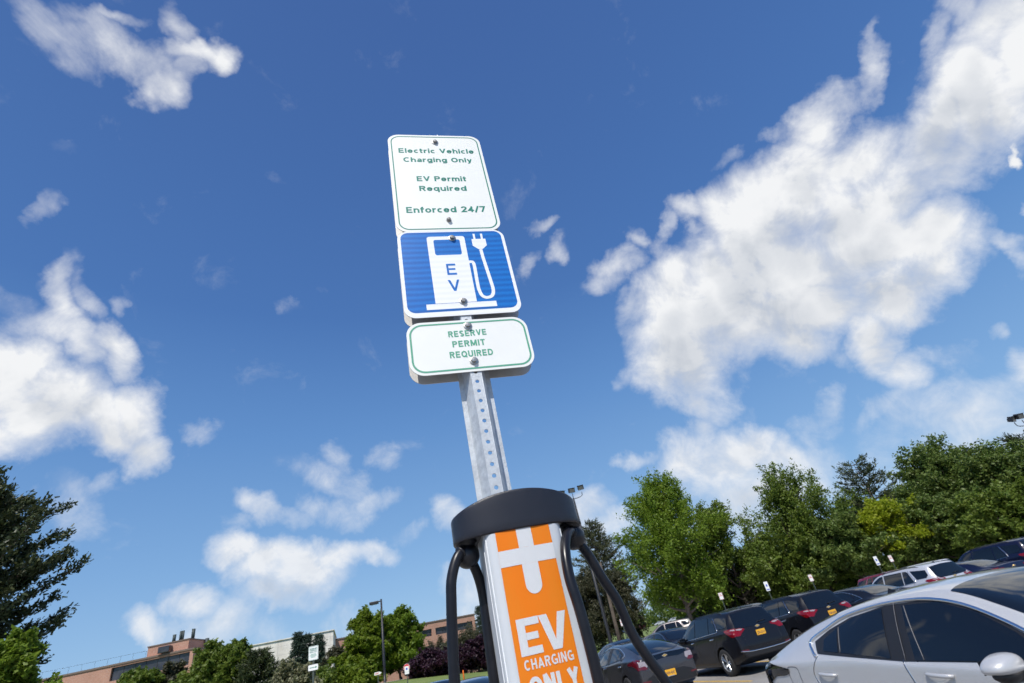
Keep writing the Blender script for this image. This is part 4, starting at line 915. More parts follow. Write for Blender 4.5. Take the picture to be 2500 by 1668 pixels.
SPEC = {
 'suv': dict(
   side=[('window', [(3.36, 1.02), (2.42, 1.075), (2.42, 1.545), (2.60, 1.535), (2.90, 1.42), (3.18, 1.24)]), ('window', [(2.36, 1.08), (1.50, 1.125), (1.50, 1.55), (2.36, 1.55)]), ('window', [(1.46, 1.13), (1.02, 1.16), (1.22, 1.50), (1.30, 1.54), (1.46, 1.55)]), ('quarter_window', [(.90, 1.22), (.50, 1.22), (.42, 1.30), (.50, 1.46), (1.12, 1.52)])],
   chrome=[(3.40, 1.01), (2.4, 1.062), (1.45, 1.118), (1.02, 1.145), (.96, 1.17), (1.04, 1.32), (1.20, 1.53)],
   doors=[[(2.38, 1.05), (2.36, .75), (2.38, .40), (2.42, .30)], [(1.04, 1.14), (1.10, .95), (1.22, .80), (1.42, .62), (1.55, .38)], [(3.42, 1.0), (3.40, .7), (3.36, .34)]],
   handles=[(1.22, .985), (2.50, .95)], rearwin=[(-.60, 1.535), (-.71, 1.19), (-.60, 1.145), (0, 1.13), (.60, 1.145), (.71, 1.19), (.60, 1.535), (0, 1.56)],
   wind=[(-.60, 2.62), (.60, 2.62), (.70, 3.42), (.4, 3.55), (-.4, 3.55), (-.70, 3.42)],
   lampB=[(.46, 1.125), (.60, 1.15), (.875, 1.15), (.885, .98), (.70, .96), (.60, 1.03), (.46, 1.09)], lampBw=[(.51, 1.118), (.62, 1.138), (.74, 1.138), (.72, 1.105), (.60, 1.090)],
   lampS=[(.02, .96), (.02, 1.16), (.20, 1.17), (.50, 1.165), (.58, 1.135), (.42, 1.06), (.25, .97)], lampSw=[(.05, 1.10), (.05, 1.145), (.25, 1.15), (.30, 1.13)],
   headF=[(.45, .86), (.72, .88), (.78, .78), (.6, .72), (.46, .76)], headS=[(4.10, .93), (4.55, .84), (4.5, .74), (4.25, .78)],
   plate=.945, emblem=1.115, mirror=(3.12, 1.10), fuel=(.62, .95), seam=[(-.62, 1.10), (-.60, .80), (-.50, .66), (0, .63), (.50, .66), (.60, .80), (.62, 1.10)],
   strip=(.86, .56), reflectors=(.62, .84, .60), wiper=True, roofrail=True),
 'hatch': dict(
   side=[('window', [(3.30, .945), (2.26, .985), (2.20, 1.335), (2.55, 1.325), (2.85, 1.235), (3.10, 1.10)]), ('window', [(2.02, 1.005), (1.44, 1.065), (1.40, 1.245), (1.62, 1.305), (1.97, 1.337)]), ('window', [(1.41, 1.068), (1.20, 1.085), (1.20, 1.17), (1.38, 1.24)])],
   pillar=[(3.30, .94), (2.14, .985), (1.11, 1.07), (1.05, 1.16), (1.25, 1.235), (1.55, 1.305), (2.0, 1.352), (2.5, 1.35), (2.9, 1.235), (3.15, 1.09)],
   chrome=[(1.10, 1.050), (1.04, 1.09), (.985, 1.165), (1.20, 1.24), (1.46, 1.312), (1.80, 1.352), (2.11, 1.366), (2.45, 1.352), (2.75, 1.29), (3.05, 1.16), (3.30, 1.02), (3.42, .95)],
   doors=[[(2.13, 1.0), (2.17, .86), (2.20, .60), (2.25, .30)], [(1.115, 1.055), (1.03, .97), (1.00, .90), (1.06, .80), (1.25, .62), (1.38, .40)], [(3.42, .93), (3.40, .7), (3.36, .32)]],
   handles=[(1.08, .925), (2.32, .905)], rearwin=None,
   toprear=[(-.56, 1.28), (.56, 1.28), (.62, .36), (.40, .23), (0, .205), (-.40, .23), (-.62, .36)],
   wind=[(-.57, 2.66), (.57, 2.66), (.68, 3.38), (.62, 3.52), (0, 3.66), (-.62, 3.52), (-.68, 3.38)],
   panelB=[(-.64, 1.035), (-.66, .97), (-.40, .93), (0, .955), (.40, .93), (.66, .97), (.64, 1.035), (0, 1.055)],
   lampB=[(.56, .86), (.60, .965), (.80, .97), (.80, .80), (.68, .78)], lampBw=[(.60, .86), (.62, .95), (.76, .955), (.76, .86)],
   lampS=[(.015, .80), (.02, .965), (.10, 1.01), (.22, 1.03), (.32, 1.012), (.62, .965), (.60, .925), (.50, .91), (.34, .905), (.20, .86), (.10, .78)], lampSw=None,
   headF=[(.45, .66), (.72, .70), (.76, .60), (.5, .57)], headS=[(3.95, .80), (4.45, .68), (4.4, .60), (4.15, .66)],
   plate=.60, emblem=.995, mirror=(3.05, .985), fuel=(.68, .905), seam=[(-.56, .90), (-.50, .76), (-.3, .70), (0, .69), (.3, .70), (.50, .76), (.56, .90)],
   strip=None, reflectors=(.58, .80, .52), wiper=False, roofrail=False, lowB=[(-.62, .60), (-.42, .66), (.42, .66), (.62, .60), (.80, .50), (.78, .38), (-.78, .38), (-.80, .50)]),
 'sedan': dict(
   side=[('window', [(3.52, .97), (2.46, 1.005), (2.42, 1.355), (2.75, 1.345), (3.05, 1.26), (3.32, 1.11)]), ('window', [(2.36, 1.01), (1.52, 1.04), (1.40, 1.10), (1.62, 1.27), (1.95, 1.34), (2.34, 1.36)]), ('window', [(1.48, 1.045), (1.12, 1.085), (1.10, 1.10), (1.40, 1.20), (1.36, 1.10)])],
   chrome=[(1.35, 1.025), (1.08, 1.07), (1.05, 1.095), (1.30, 1.19), (1.62, 1.295), (2.0, 1.365), (2.5, 1.375), (2.95, 1.315), (3.3, 1.16), (3.55, 1.0)],
   doors=[[(2.40, 1.0), (2.40, .7), (2.44, .32)], [(1.30, 1.02), (1.22, .85), (1.40, .62), (1.55, .38)], [(3.58, .95), (3.55, .6), (3.5, .34)]],
   handles=[(1.34, .93), (2.52, .91)], rearwin=None,
   toprear=[(-.56, 1.48), (.56, 1.48), (.64, .78), (.45, .60), (0, .56), (-.45, .60), (-.64, .78)],
   wind=[(-.57, 2.82), (.57, 2.82), (.70, 3.6), (.62, 3.78), (0, 3.9), (-.62, 3.78), (-.70, 3.6)],
   lampB=[(.50, .99), (.52, .90), (.84, .86), (.85, 1.0)], lampBw=[(.60, .97), (.60, .925), (.78, .92), (.80, .98)],
   lampS=[(.02, .87), (.02, 1.02), (.20, 1.02), (.44, .98), (.30, .90)], lampSw=None,
   headF=[(.45, .68), (.72, .72), (.76, .62), (.5, .58)], headS=[(4.3, .83), (4.75, .72), (4.7, .62), (4.45, .68)],
   plate=.80, emblem=.98, mirror=(3.35, 1.02), fuel=(.80, .93), seam=[(-.60, 1.0), (-.56, .72), (0, .68), (.56, .72), (.60, 1.0)],
   strip=None, reflectors=(.60, .80, .55), wiper=False, roofrail=False),
}
def build_car(kind, name, paint_m, loc, yaw, label, group=None, zs=1.0, simple=False, plate_txt=None, chrome_m=None, glass=None, lamp_black=False, cat='car'):
    S = SPEC[kind]; P = PROF[kind]; me, bvh, idx = get_body(kind, zs); glass = glass or m_glass; chrome_m = chrome_m or m_chrome
    root = empty(name, loc, yaw, label, cat, group)
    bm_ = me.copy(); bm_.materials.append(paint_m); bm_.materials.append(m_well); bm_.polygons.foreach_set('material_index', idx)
    bm_.polygons.foreach_set('use_smooth', [True] * len(bm_.polygons))
    body = bpy.data.objects.new('body', bm_); COL.objects.link(body); body.parent = root
    smooth_by_angle(body, 50)
    st = .10 if simple else .05
    for d in 'LR':
        if S.get('pillar'): patch('window_surround', sc(S['pillar'], zs), d, bvh, .0035, m_trim, root, st)
        for nm, poly in S['side']: patch(nm, sc(poly, zs), d, bvh, .007, glass, root, st)
        if S.get('chrome'): trim('window_trim', sc(S['chrome'], zs), d, bvh, (.0155 if paint_m is p_silver else .011) if kind == 'hatch' else .009, chrome_m, root, .007)
        if kind == 'hatch' and not simple:
            for ln, rr in (([(2.112, 1.362), (2.14, 1.18), (2.168, .985)], .0028), ([(2.225, 1.330), (2.285, 1.16), (2.345, .985)], .0045), ([(1.402, 1.244), (1.425, 1.15), (1.442, 1.07)], .004)):
                trim('pillar_trim', sc(ln, zs), d, bvh, rr, m_seal, root, .009)
        lm = m_glass if lamp_black else (m_dkred if kind == 'hatch' else m_red)
        lp = patch('taillight', sc(S['lampS'], zs), d, bvh, .007, lm, root, .04)
        if S.get('lampSw') and lp and not lamp_black: patch('lens', sc(S['lampSw'], zs), d, bvh, .011, m_clear, lp, .04)
        patch('headlight', sc(S['headS'], zs), d, bvh, .007, m_clear, root, .05)
        if not simple:
            for dl in S['doors']: trim('door_seam', sc(dl, zs), d, bvh, .0035, m_trim, root, .0005); glint = paint_m is p_silver and trim('door_edge_glint', [(a + .007, b) for a, b in sc(dl, zs)], d, bvh, .0030, m_chrome, root, .001)  # silver car only: slim bright tube imitates the sun glint along each seam
            s = 1 if d == 'R' else -1
            fy, fz = S['fuel']; fz *= zs
            trim('fuel_flap', [(fy - .085, fz - .065), (fy - .095, fz), (fy - .08, fz + .075), (fy, fz + .085), (fy + .08, fz + .07), (fy + .085, fz), (fy + .08, fz - .075), (fy, fz - .085), (fy - .085, fz - .065)], d, bvh, .0028, m_trim, root, .0003)
            for hy, hz in S['handles']:
                hz *= zs; p, n = on_body(bvh, d, hy + .10, hz)
                if p is None: continue
                h = MB(); pts = []
                for q in range(9):
                    t_ = q / 8; pp, nn = on_body(bvh, d, hy + .24 * t_, hz - .018 * t_); pts.append(pp + nn * (.008 + .030 * sin(pi * t_) ** .6))
                h.tube(pts, [.010, .014, .016, .016, .016, .016, .016, .016, .012], 8)
                hd = h.build('door_handle', paint_m if paint_m is p_silver else chrome_m, root, smooth=True)
                dish = [(hy + .10 + .075 * cos(a), hz - .008 + .042 * sin(a)) for a in [2 * pi * k / 20 for k in range(20)]]
                patch('handle_recess', dish, d, bvh, .0015, m_trim if paint_m is not p_silver else paint_m, hd, .03)
            if S.get('roofrail'):
                b = MB(); pts = []
                for q in range(13):
                    yy = .75 + 1.7 * q / 12; pp, nn = on_body(bvh, 'T', s * .64, yy)
                    if pp is not None: pts.append(pp + Vector((0, 0, .022 if 0 < q < 12 else -.002)))
                b.tube(pts, .013, 6); b.build('roof_rail', m_trim, root, smooth=True)
        # door mirror
        s = 1 if d == 'R' else -1; my, mz = S['mirror']; mz *= zs
        p, n = on_body(bvh, d, my, mz - .04)
        if p is not None:
            b = MB(); bmx = bmesh.new(); bmesh.ops.create_uvsphere(bmx, u_segments=24, v_segments=14, radius=1)
            for q in bmx.verts:
                x, y, z = q.co; e = .55
                X = math.copysign(abs(x) ** e, x); Y = math.copysign(abs(y) ** .8, y); Z = math.copysign(abs(z) ** .75, z)
                q.co = Vector((X * .150, Y * .115 * (1 if y > 0 else .5), Z * (.080 if z > 0 else .045) * (1 - .42 * max(0., X * s) ** 1.3)))
            bmx.verts.index_update()
            cx, cy, cz = abs(p.x) + .155, my, mz - .035
            b.add([(s * (cx) + q.co.x, cy + q.co.y, cz + q.co.z) for q in bmx.verts], [[w.index for w in q.verts] for q in bmx.faces]); bmx.free()
            mo = b.build('door_mirror', paint_m, root, smooth=True)
            a = MB(); a.tube([(s * (abs(p.x) - .02), cy + .02, cz - .075), (s * (cx - .05), cy + .01, cz - .070), (s * (cx + .05), cy, cz - .060)], [.03, .034, .03], 8); a.build('mirror_arm', m_trim, mo, smooth=True)
            g = MB(); g.box((s * cx, cy - .056, cz + .012), (.20, .006, .085), bev=.002); g.build('mirror_glass', m_glass, mo)
            lo = MB(); lo.tube(catmull([(s * (cx - .12), cy + .02, cz - .040), (s * cx, cy + .02, cz - .052), (s * (cx + .11), cy + .015, cz - .036)], 4), [.03, .04, .045, .048, .05, .046, .04, .03, .018], 12); lo.build('mirror_base', m_trim, mo, smooth=True)
    if S.get('rearwin'): patch('rear_window', sc(S['rearwin'], zs), 'B', bvh, .006, glass, root, st)
    if S.get('toprear'): patch('rear_window', S['toprear'], 'T', bvh, .006, glass, root, st)
    patch('windshield', S['wind'], 'T', bvh, .006, glass, root, st)
    for mirror in (False, True):
        pl = (lambda q: mirr(q)) if mirror else (lambda q: q)
        lm = m_glass if lamp_black else (m_clear if kind == 'hatch' else m_red)
        lp = patch('taillight', pl(sc(S['lampB'], zs)), 'B', bvh, .007, lm, root, .04)
        if lp and S.get('lampBw') and not lamp_black and kind != 'hatch': patch('lens', pl(sc(S['lampBw'], zs)), 'B', bvh, .012, m_clear, lp, .04)
        if lp and kind == 'hatch' and not lamp_black: patch('lens', pl([(.585, .80), (.66, .865), (.80, .86), (.80, .80), (.68, .78)]), 'B', bvh, .012, m_dkred, lp, .04)
        patch('headlight', pl(sc(S['headF'], zs)), 'F', bvh, .007, m_clear, root, .05)
        r0_, r1_, rz_ = S['reflectors']
        if not simple: patch('reflector', pl([(r0_, rz_ - .02), (r1_, rz_ - .01), (r1_, rz_ + .02), (r0_ + .03, rz_ + .018)]), 'B', bvh, .006, m_dkred, root, .05)
    if S.get('lowB'): patch('lower_bumper', sc(S['lowB'], zs), 'B', bvh, .005, m_trim, root, .06)
    if S.get('panelB'): patch('rear_glass_band', sc(S['panelB'], zs), 'B', bvh, .006, glass, root, .05)
    if kind == 'suv': patch('lower_bumper', [(-.80, .555), (0, .545), (.80, .555), (.78, .44), (0, .43), (-.78, .44)], 'B', bvh, .004, m_trim, root, .06)
    if not simple:
        trim('tailgate_seam', sc(S['seam'], zs), 'B', bvh, .003, m_trim, root, .0005)
        if S.get('strip'):
            w_, z_ = S['strip']; trim('bumper_strip', [(-w_, z_ + .035), (-.6, z_), (-.3, z_ - .012), (0, z_ - .015), (.3, z_ - .012), (.6, z_), (w_, z_ + .035)], 'B', bvh, .014, chrome_m, root, .006)
        pz = S['plate'] * zs; p, n = on_body(bvh, 'B', 0, pz)
        if p is not None:
            b = MB(); b.prism_y(rrect(-.1525, .1525, pz - .076, pz + .076, .012), p.y - .020, p.y - .012); po = b.build('licence_plate', m_plate, root)
            if plate_txt: text('plate_lettering', plate_txt, -.125, .125, pz - .032, .062, p.y - .0215, m_navyink, po, .01)
            if kind == 'hatch':
                b = MB(); b.box((0, p.y - .022, pz - .070), (.20, .004, .018)); b.build('plate_frame', m_chrome, po)
        ez = S['emblem'] * zs; p, n = on_body(bvh, 'B', 0, ez)
        if p is not None:
            y = p.y - .022
            bow = [(-.085, -.012), (-.040, -.012), (-.040, -.030), (.030, -.030), (.040, -.012), (.085, -.012), (.070, .014), (.040, .014), (.040, .030), (-.030, .030), (-.040, .014), (-.070, .014)]
            b = MB(); b.prism_y([(x * 1.0, ez + z) for x, z in bow], y, y + .012); eo = b.build('emblem', m_chrome, root)
            b = MB(); b.prism_y([(x * .80, ez + z * .66) for x, z in bow], y - .003, y - .0003); b.build('emblem_inlay', m_gold, eo)
        if S.get('wiper'):
            p, n = on_body(bvh, 'B', 0.05, 1.20); p2, n2 = on_body(bvh, 'B', .38, 1.215)
            if p is not None and p2 is not None:
                b = MB(); b.tube([p + n * .02, p2 + n2 * .02], [.012, .007], 6); b.build('rear_wiper', m_trim, root)
    if not simple or kind == 'suv':
        p, n = on_body(bvh, 'T', 0, {'suv': .62, 'hatch': 1.55, 'sedan': 1.75}[kind])
        b = MB(); b.add([(p.x + .018, p.y - .05, p.z - .004), (p.x - .018, p.y - .05, p.z - .004), (p.x, p.y - .02, p.z + .055), (p.x, p.y + .10, p.z - .004)], [(0, 1, 2), (0, 2, 3), (1, 3, 2), (0, 3, 1)]); b.build('roof_antenna', m_black_pl, root)
    r = P['wr_']; tm, rm, bkm = wheel_meshes(r)
    for yw in P['wb']:
        for s in (1, -1):
            w = empty('wheel', (s * .795, yw, r), pi if s < 0 else 0); w.parent = root
            for nm, dm in (('tyre', tm), ('rim', rm), ('wheel_shade_disc', bkm)):  # the last is a dark disc standing in for shade behind the spokes
                o = bpy.data.objects.new(nm, dm); COL.objects.link(o); o.parent = w
    return root
def slot(i, ds=0.0, da=0.0):
    p = gp(A0 + i * PITCHW + da, S0 + ds); return (p.x, p.y, hgt(p.x, p.y))
YAW = GA
# near silver hatchback, nose towards the camera's right
silver = build_car('hatch', 'silver_hatchback', p_silver, (2.80, 7.67, 0), R_(-162.1), 'nearest car, silver hatchback with black tail lamp and chrome window arch', zs=1.09, chrome_m=m_chrome, lamp_black=True)
G1 = 'cars parked in the first row across the aisle'
build_car('suv', 'black_suv', p_black, slot(0), YAW, 'black SUV with amber plate parked right of the graphite hatchback', G1, plate_txt='JEN-2514')
build_car('hatch', 'graphite_hatchback', p_grey, (2.10, 16.1, 0), YAW, 'graphite hatchback with chrome window arch behind the right hanging cable', G1, plate_txt='HXM-4247')
def polar(az, d, dz=0.): x, y = d * sin(R_(az)), d * cos(R_(az)); return Vector((x, y, hgt(x, y) + dz))
build_car('suv', 'black_suv', p_black, slot(1, .55, .35), YAW, 'second black SUV with amber plate, partly hidden by the silver hatchback', G1, plate_txt='KBR-8109')
build_car('sedan', 'black_sedan', p_black, slot(2, .1, .2), YAW, 'black fastback sedan whose sloping rear glass mirrors the sky', G1, simple=True)
build_car('suv', 'silver_suv', p_white, slot(3, .7, .55), YAW, 'silver SUV with dark tailgate glass parked between the black sedan and the navy sedan', G1)
build_car('sedan', 'navy_sedan', p_navy, slot(4, .6, .35), YAW, 'navy sedan with chrome window line right of the silver SUV', G1)
build_car('suv', 'grey_compact_suv', p_navy, slot(-2, .2, -.3), YAW, 'dark SUV with upright red and white tail lamp beside the charger', G1)
build_car('sedan', 'blue_sedan', p_blue, slot(-3.0, .3), YAW, 'slate blue car with rounded roof seen between the left hanging cables', G1, simple=True)
G2 = 'cars in the second row, nose to nose with the first'
def slot2(i, ds=0., da=0.):
    p = gp(A0 + i * PITCHW + da, S0 + 10.6 + ds); return (p.x, p.y, hgt(p.x, p.y))
build_car('suv', 'dark_suv', p_black, slot2(1.8, -.5), YAW + pi, 'black SUV roof rising just behind the first black SUV', G2, simple=True)
build_car('hatch', 'dark_hatchback', p_black, slot2(.47, .2), YAW + pi, 'black hatchback in the second row above the roof of the graphite hatchback', G2, simple=True)
build_car('sedan', 'dark_small_sedan', p_navy, slot2(-.5, -1.0), YAW + pi, 'dark sedan low beside the base of the lamp pole', G2, simple=True)
build_car('suv', 'maroon_suv', p_red, slot2(5.25, .3), YAW + pi, 'maroon SUV with roof rails behind the black fastback sedan', G2)
build_car('hatch', 'white_hatchback', p_white, slot2(2.68, .3), YAW + pi, 'pale car roof glimpsed between the two black SUVs', G2, simple=True)
build_car('suv', 'navy_suv', p_navy, slot(5, .8), YAW, 'navy SUV at the right edge of view beyond the navy sedan', G1, zs=1.08)
build_car('hatch', 'dark_blue_hatchback', p_blue, slot2(-3.2, .5), YAW + pi, 'slate blue car roof just left of the left hanging cable', G2, zs=1.06, simple=True)
build_car('suv', 'pale_suv', p_white, slot2(7.9, 1.0), YAW, 'pale SUV with red tail lamp far behind the silver SUV', G2, simple=True)
build_car('suv', 'black_roofrack_suv', p_black, slot2(9.6, 6.0), YAW, 'black SUV almost lost under the trees at the right', G2, simple=True)
build_car('suv', 'champagne_suv', p_beige, polar(11.2, 47), R_(75), 'champagne SUV standing crosswise on the lane near the maple', G2, simple=True)
build_car('suv', 'black_red_suv', p_black, slot(-6.9, 9.0), YAW, 'black SUV roof with a dark red sheen under the left lamp pole', G2, simple=True)
G3 = 'cars far away beyond the lawn'
for nm, pm, az, d, kd, lb in (('red_car', p_red, 5.7, 262, 'sedan', 'small red car far beyond the lawn left of the maple trunk'), ('white_car', p_white, 8.3, 268, 'sedan', 'small white car far beyond the lawn right of the maple trunk'), ('silver_car', p_white, 1.3, 240, 'suv', 'small silver car far beyond the lawn left of the floodlight pole'),
                              ('white_car', p_white, 9.6, 270, 'suv', 'small white high car far beyond the lawn under the right maple branches'), ('blue_car', p_blue, 4.3, 255, 'sedan', 'small blue car far beyond the lawn beside the white sign'), ('red_car', p_red, 6.4, 275, 'suv', 'small red high car far beyond the lawn touching the first red one'),
                              ('white_car', p_white, 2.4, 250, 'sedan', 'small white car far beyond the lawn behind the willow fringe')):
    build_car(kd, nm, pm, polar(az, d, .12), YAW + R_(85), lb, G3, simple=True)

# ------------------------------------------------------------------ street furniture
def small_sign(name, az, d, zc, w, h, label, extra, yaw=None, group=None, face_in='plain', post_h=None):
    p = polar(az, d); yaw = GA if yaw is None else yaw
    r = empty(name, p, yaw, label, 'sign', group); z = zc - p.z
    b = MB(); b.box((0, .03, (z + h * .45) / 2), (.055, .03, z + h * .45)); b.build('post', m_signpost, r)
    b = MB(); b.prism_y(rrect(-w / 2, w / 2, z - h / 2, z + h / 2, .03, 4), 0, .004); pn = b.build('sign_panel', m_sign_white, r)
    extra(pn, z, w, h); return r
def permit(pn, z, w, h):
    ring('border', rrect(-w / 2 + .015, w / 2 - .015, z - h / 2 + .015, z + h / 2 - .015, .02, 4), rrect(-w / 2 + .025, w / 2 - .025, z - h / 2 + .025, z + h / 2 - .025, .012, 4), -.003, m_redink, pn)
    text('lettering', 'NO', -w * .2, w * .2, z + h * .18, h * .13, -.004, m_redink, pn, .03)
    text('lettering', 'PARKING', -w * .38, w * .38, z - h * .02, h * .12, -.004, m_redink, pn, .03)
def handicap(pn, z, w, h):
    flat('blue_symbol', [bar(-w * .2, w * .2, z - .02, z + h * .2)], -.004, m_blueink, pn)
    flat('blue_band', [bar(-w * .4, w * .4, z - h * .40, z - h * .30)], -.004, m_blueink, pn)
GS = 'small signs along the far side of the car park'
for az, d, zc, h, f, lb in ((4.35, 44, 2.30, .457, permit, 'small white sign with red lettering beside the leaning pale trunk, nearest the charger'),
                            (14.26, 44, 2.49, .457, permit, 'small white sign with red lettering above the first black SUV'),
                            (18.56, 45, 2.44, .62, handicap, 'tall small white sign with blue mark between the black SUVs'),
                            (22.44, 47, 2.33, .457, permit, 'small white sign with red lettering above the second black SUV'),
                            (28.02, 49, 2.44, .62, handicap, 'tall small white sign with blue mark, left one of the pair above the maroon SUV'),
                            (29.1, 50, 2.38, .457, permit, 'small white sign with red lettering, right one of the pair above the maroon SUV')):
    small_sign('parking_sign', az, d, zc, .33, h, lb, f, group=GS)
def reserved(pn, z, w, h):
    ring('border', rrect(-w / 2 + .01, w / 2 - .01, z - h / 2 + .01, z + h / 2 - .01, .02, 4), rrect(-w / 2 + .016, w / 2 - .016, z - h / 2 + .016, z + h / 2 - .016, .015, 4), -.003, m_sign_grn2, pn)
    for s_, hw, zz, hh in (('RESERVED', .38, .26, .055), ('PARKING', .33, .14, .055), ('PERMIT ONLY', .36, .03, .045)):
        text('lettering', s_, -w * hw, w * hw, z + h * zz, hh * h * 1.6, -.004, m_sign_grn, pn, .02)
    flat('small_print', [bar(-w * q, w * q, z + h * (k - .012), z + h * (k + .012)) for q, k in ((.25, -.07), (.33, -.14), (.30, -.21), (.22, -.28))], -.004, m_sign_grn2, pn)
g = small_sign('reserved_parking_sign', -25.5, 20, 3.10, .305, .40, 'white reserved parking sign with small green arrow sign below, left of the lamp pole', reserved, yaw=R_(10))
pz = g.location.z
b = MB(); b.prism_y(rrect(-.1525, .1525, 2.70 - pz - .08, 2.70 - pz + .08, .03, 4), 0, .004); pn = b.build('arrow_panel', m_sign_white, g)
zc = 2.70 - pz
flat('arrow', [[(-.11, zc - .008), (.07, zc - .008), (.07, zc - .03), (.12, zc), (.07, zc + .03), (.07, zc + .008), (-.11, zc + .008)]], -.003, m_sign_grn, pn)
st_ = empty('stop_sign', polar(-17.15, 42), R_(12), 'white sign with blue symbol mounted over the back edge of a red octagonal stop sign', 'sign')
zc = 1.75 + 42 * math.tan(R_(1.02)) - st_.location.z
b = MB(); b.box((0, .03, zc / 2), (.06, .03, zc)); b.build('post', m_signpost, st_)
b = MB(); b.prism_y([(.215 * cos(R_(22.5 + 45 * k)), zc + .06 + .215 * sin(R_(22.5 + 45 * k))) for k in range(8)], .0, .005); oc = b.build('octagon_panel', m_redink, st_)
flat('white_edge', [[(.23 * cos(R_(22.5 + 45 * k)), zc + .06 + .23 * sin(R_(22.5 + 45 * k))) for k in range(8)]], .006, m_sign_white, st_)
b = MB(); b.prism_y(rrect(-.15, .15, zc - .20, zc + .14, .02, 4), -.012, -.006); pn = b.build('sign_panel', m_sign_white, st_)
flat('blue_symbol', [bar(-.06, .06, zc - .08, zc + .03)], -.014, m_blueink, pn)
b = MB(); b.prism_y(rrect(-.15, .15, zc - .33, zc - .21, .02, 4), -.012, -.006); b.build('sign_panel', m_sign_white, st_)
ar = empty('arrow_sign', polar(-19.8, 46), R_(14), 'low white arrow shaped direction sign with red lines left of the lamp pole', 'sign')
zc = 1.75 + 46 * math.tan(R_(1.15)) - ar.location.z
b = MB(); b.box((0, .03, zc / 2), (.06, .03, zc)); b.build('post', m_signpost, ar)
b = MB(); b.prism_y([(-.26, zc - .09), (.12, zc - .09), (.28, zc), (.12, zc + .09), (-.26, zc + .09)], 0, .01); pn = b.build('arrow_panel', m_sign_white, ar)
flat('red_lines', [bar(-.22, .1, zc + .015, zc + .04), bar(-.22, .06, zc - .04, zc - .015)], -.004, m_redink, pn)
mk = MB(); q = polar(-11.9, 44); mk.lathe([(.05, 0), (.05, .9), (.03, 1.0)], 10); tag(mk.build('marker_post', m_orpost, None, True, loc=tuple(q)), 'orange marker post standing on the grass by the purple trees', 'marker')

def flood_pole(az, d, ztop, label, heads, yaw, K=1.6):
    p = polar(az, d); r = empty('floodlight_pole', p, yaw, label, 'lamp post', 'multi-head floodlight poles'); H = ztop - p.z - .9 * K
    b = MB(); b.lathe([(.36, 0), (.36, .06), (.24, .08), (.22, 1), (.10, H)], 16); b.build('pole', m_pole, r, True)
    for k, (dx, tilt, dz) in enumerate(heads):
        a = MB(); dx *= K; pts = [(0, 0, H - .06 * K), (dx * .55, 0, H - .02 * K), (dx * .95, 0, H + .10 * K), (dx, 0, H + .38 * K)] if abs(dx) > .1 else [(0, 0, H - .1), (0, 0, H + .40 * K)]
        a.tube(catmull(pts, 5) if len(pts) > 2 else pts, .028 * K, 8); a.build('arm', m_pole, r, True)
        h = MB(); h.box((0, 0, 0), (.52, .30, .36), bev=.03)
        h.box((0, .14, -.06), (.30, .16, .22), bev=.02)
        o = h.build('lamp_head', m_pole, r); o.location = (dx, 0, H + (.62 + dz) * K); o.scale = (K, K, K); o.rotation_euler = (R_(18), 0, tilt)
        gg = MB(); gg.box((0, -.154, -.01), (.42, .006, .27)); gl = gg.build('lamp_glass', m_lampglass, o)
        v = MB(); v.box((0, -.19, .19), (.54, .12, .015)); v.build('visor', m_pole, o)
    return r
flood_pole(2.75, 66, 18.75, 'tall dark pole with three floodlight heads behind the charger', [(-.88, .5, -.04), (0, .05, .02), (.80, -.25, .12)], R_(10))
flood_pole(43.0, 80, 13.6, 'dark pole with a cluster of floodlights at the right edge above the trees', [(-.75, .9, .0), (-.28, .5, .05), (.55, .2, .1)], R_(-20))
p = polar(-19.2, 62); lp = empty('street_lamp', p, R_(8), 'dark single-arm shoebox lamp pole in front of the big green maple', 'lamp post'); H = 1.75 + 62 * math.tan(R_(7.35)) - p.z
b = MB(); b.lathe([(.22, 0), (.22, .04), (.15, .05), (.14, 1.2), (.09, H)], 16); b.build('pole', m_pole, lp, True)
b = MB(); b.tube([(0, 0, H - .18), (-.35, 0, H - .20)], .06, 8); b.build('arm', m_pole, lp)
b = MB(); b.box((-.78, 0, H - .25), (.95, .42, .28), bev=.04); hd = b.build('lamp_head', m_pole, lp)
b = MB(); b.box((-.78, 0, H - .40), (.62, .34, .02)); b.build('lamp_glass', m_lampglass, hd)

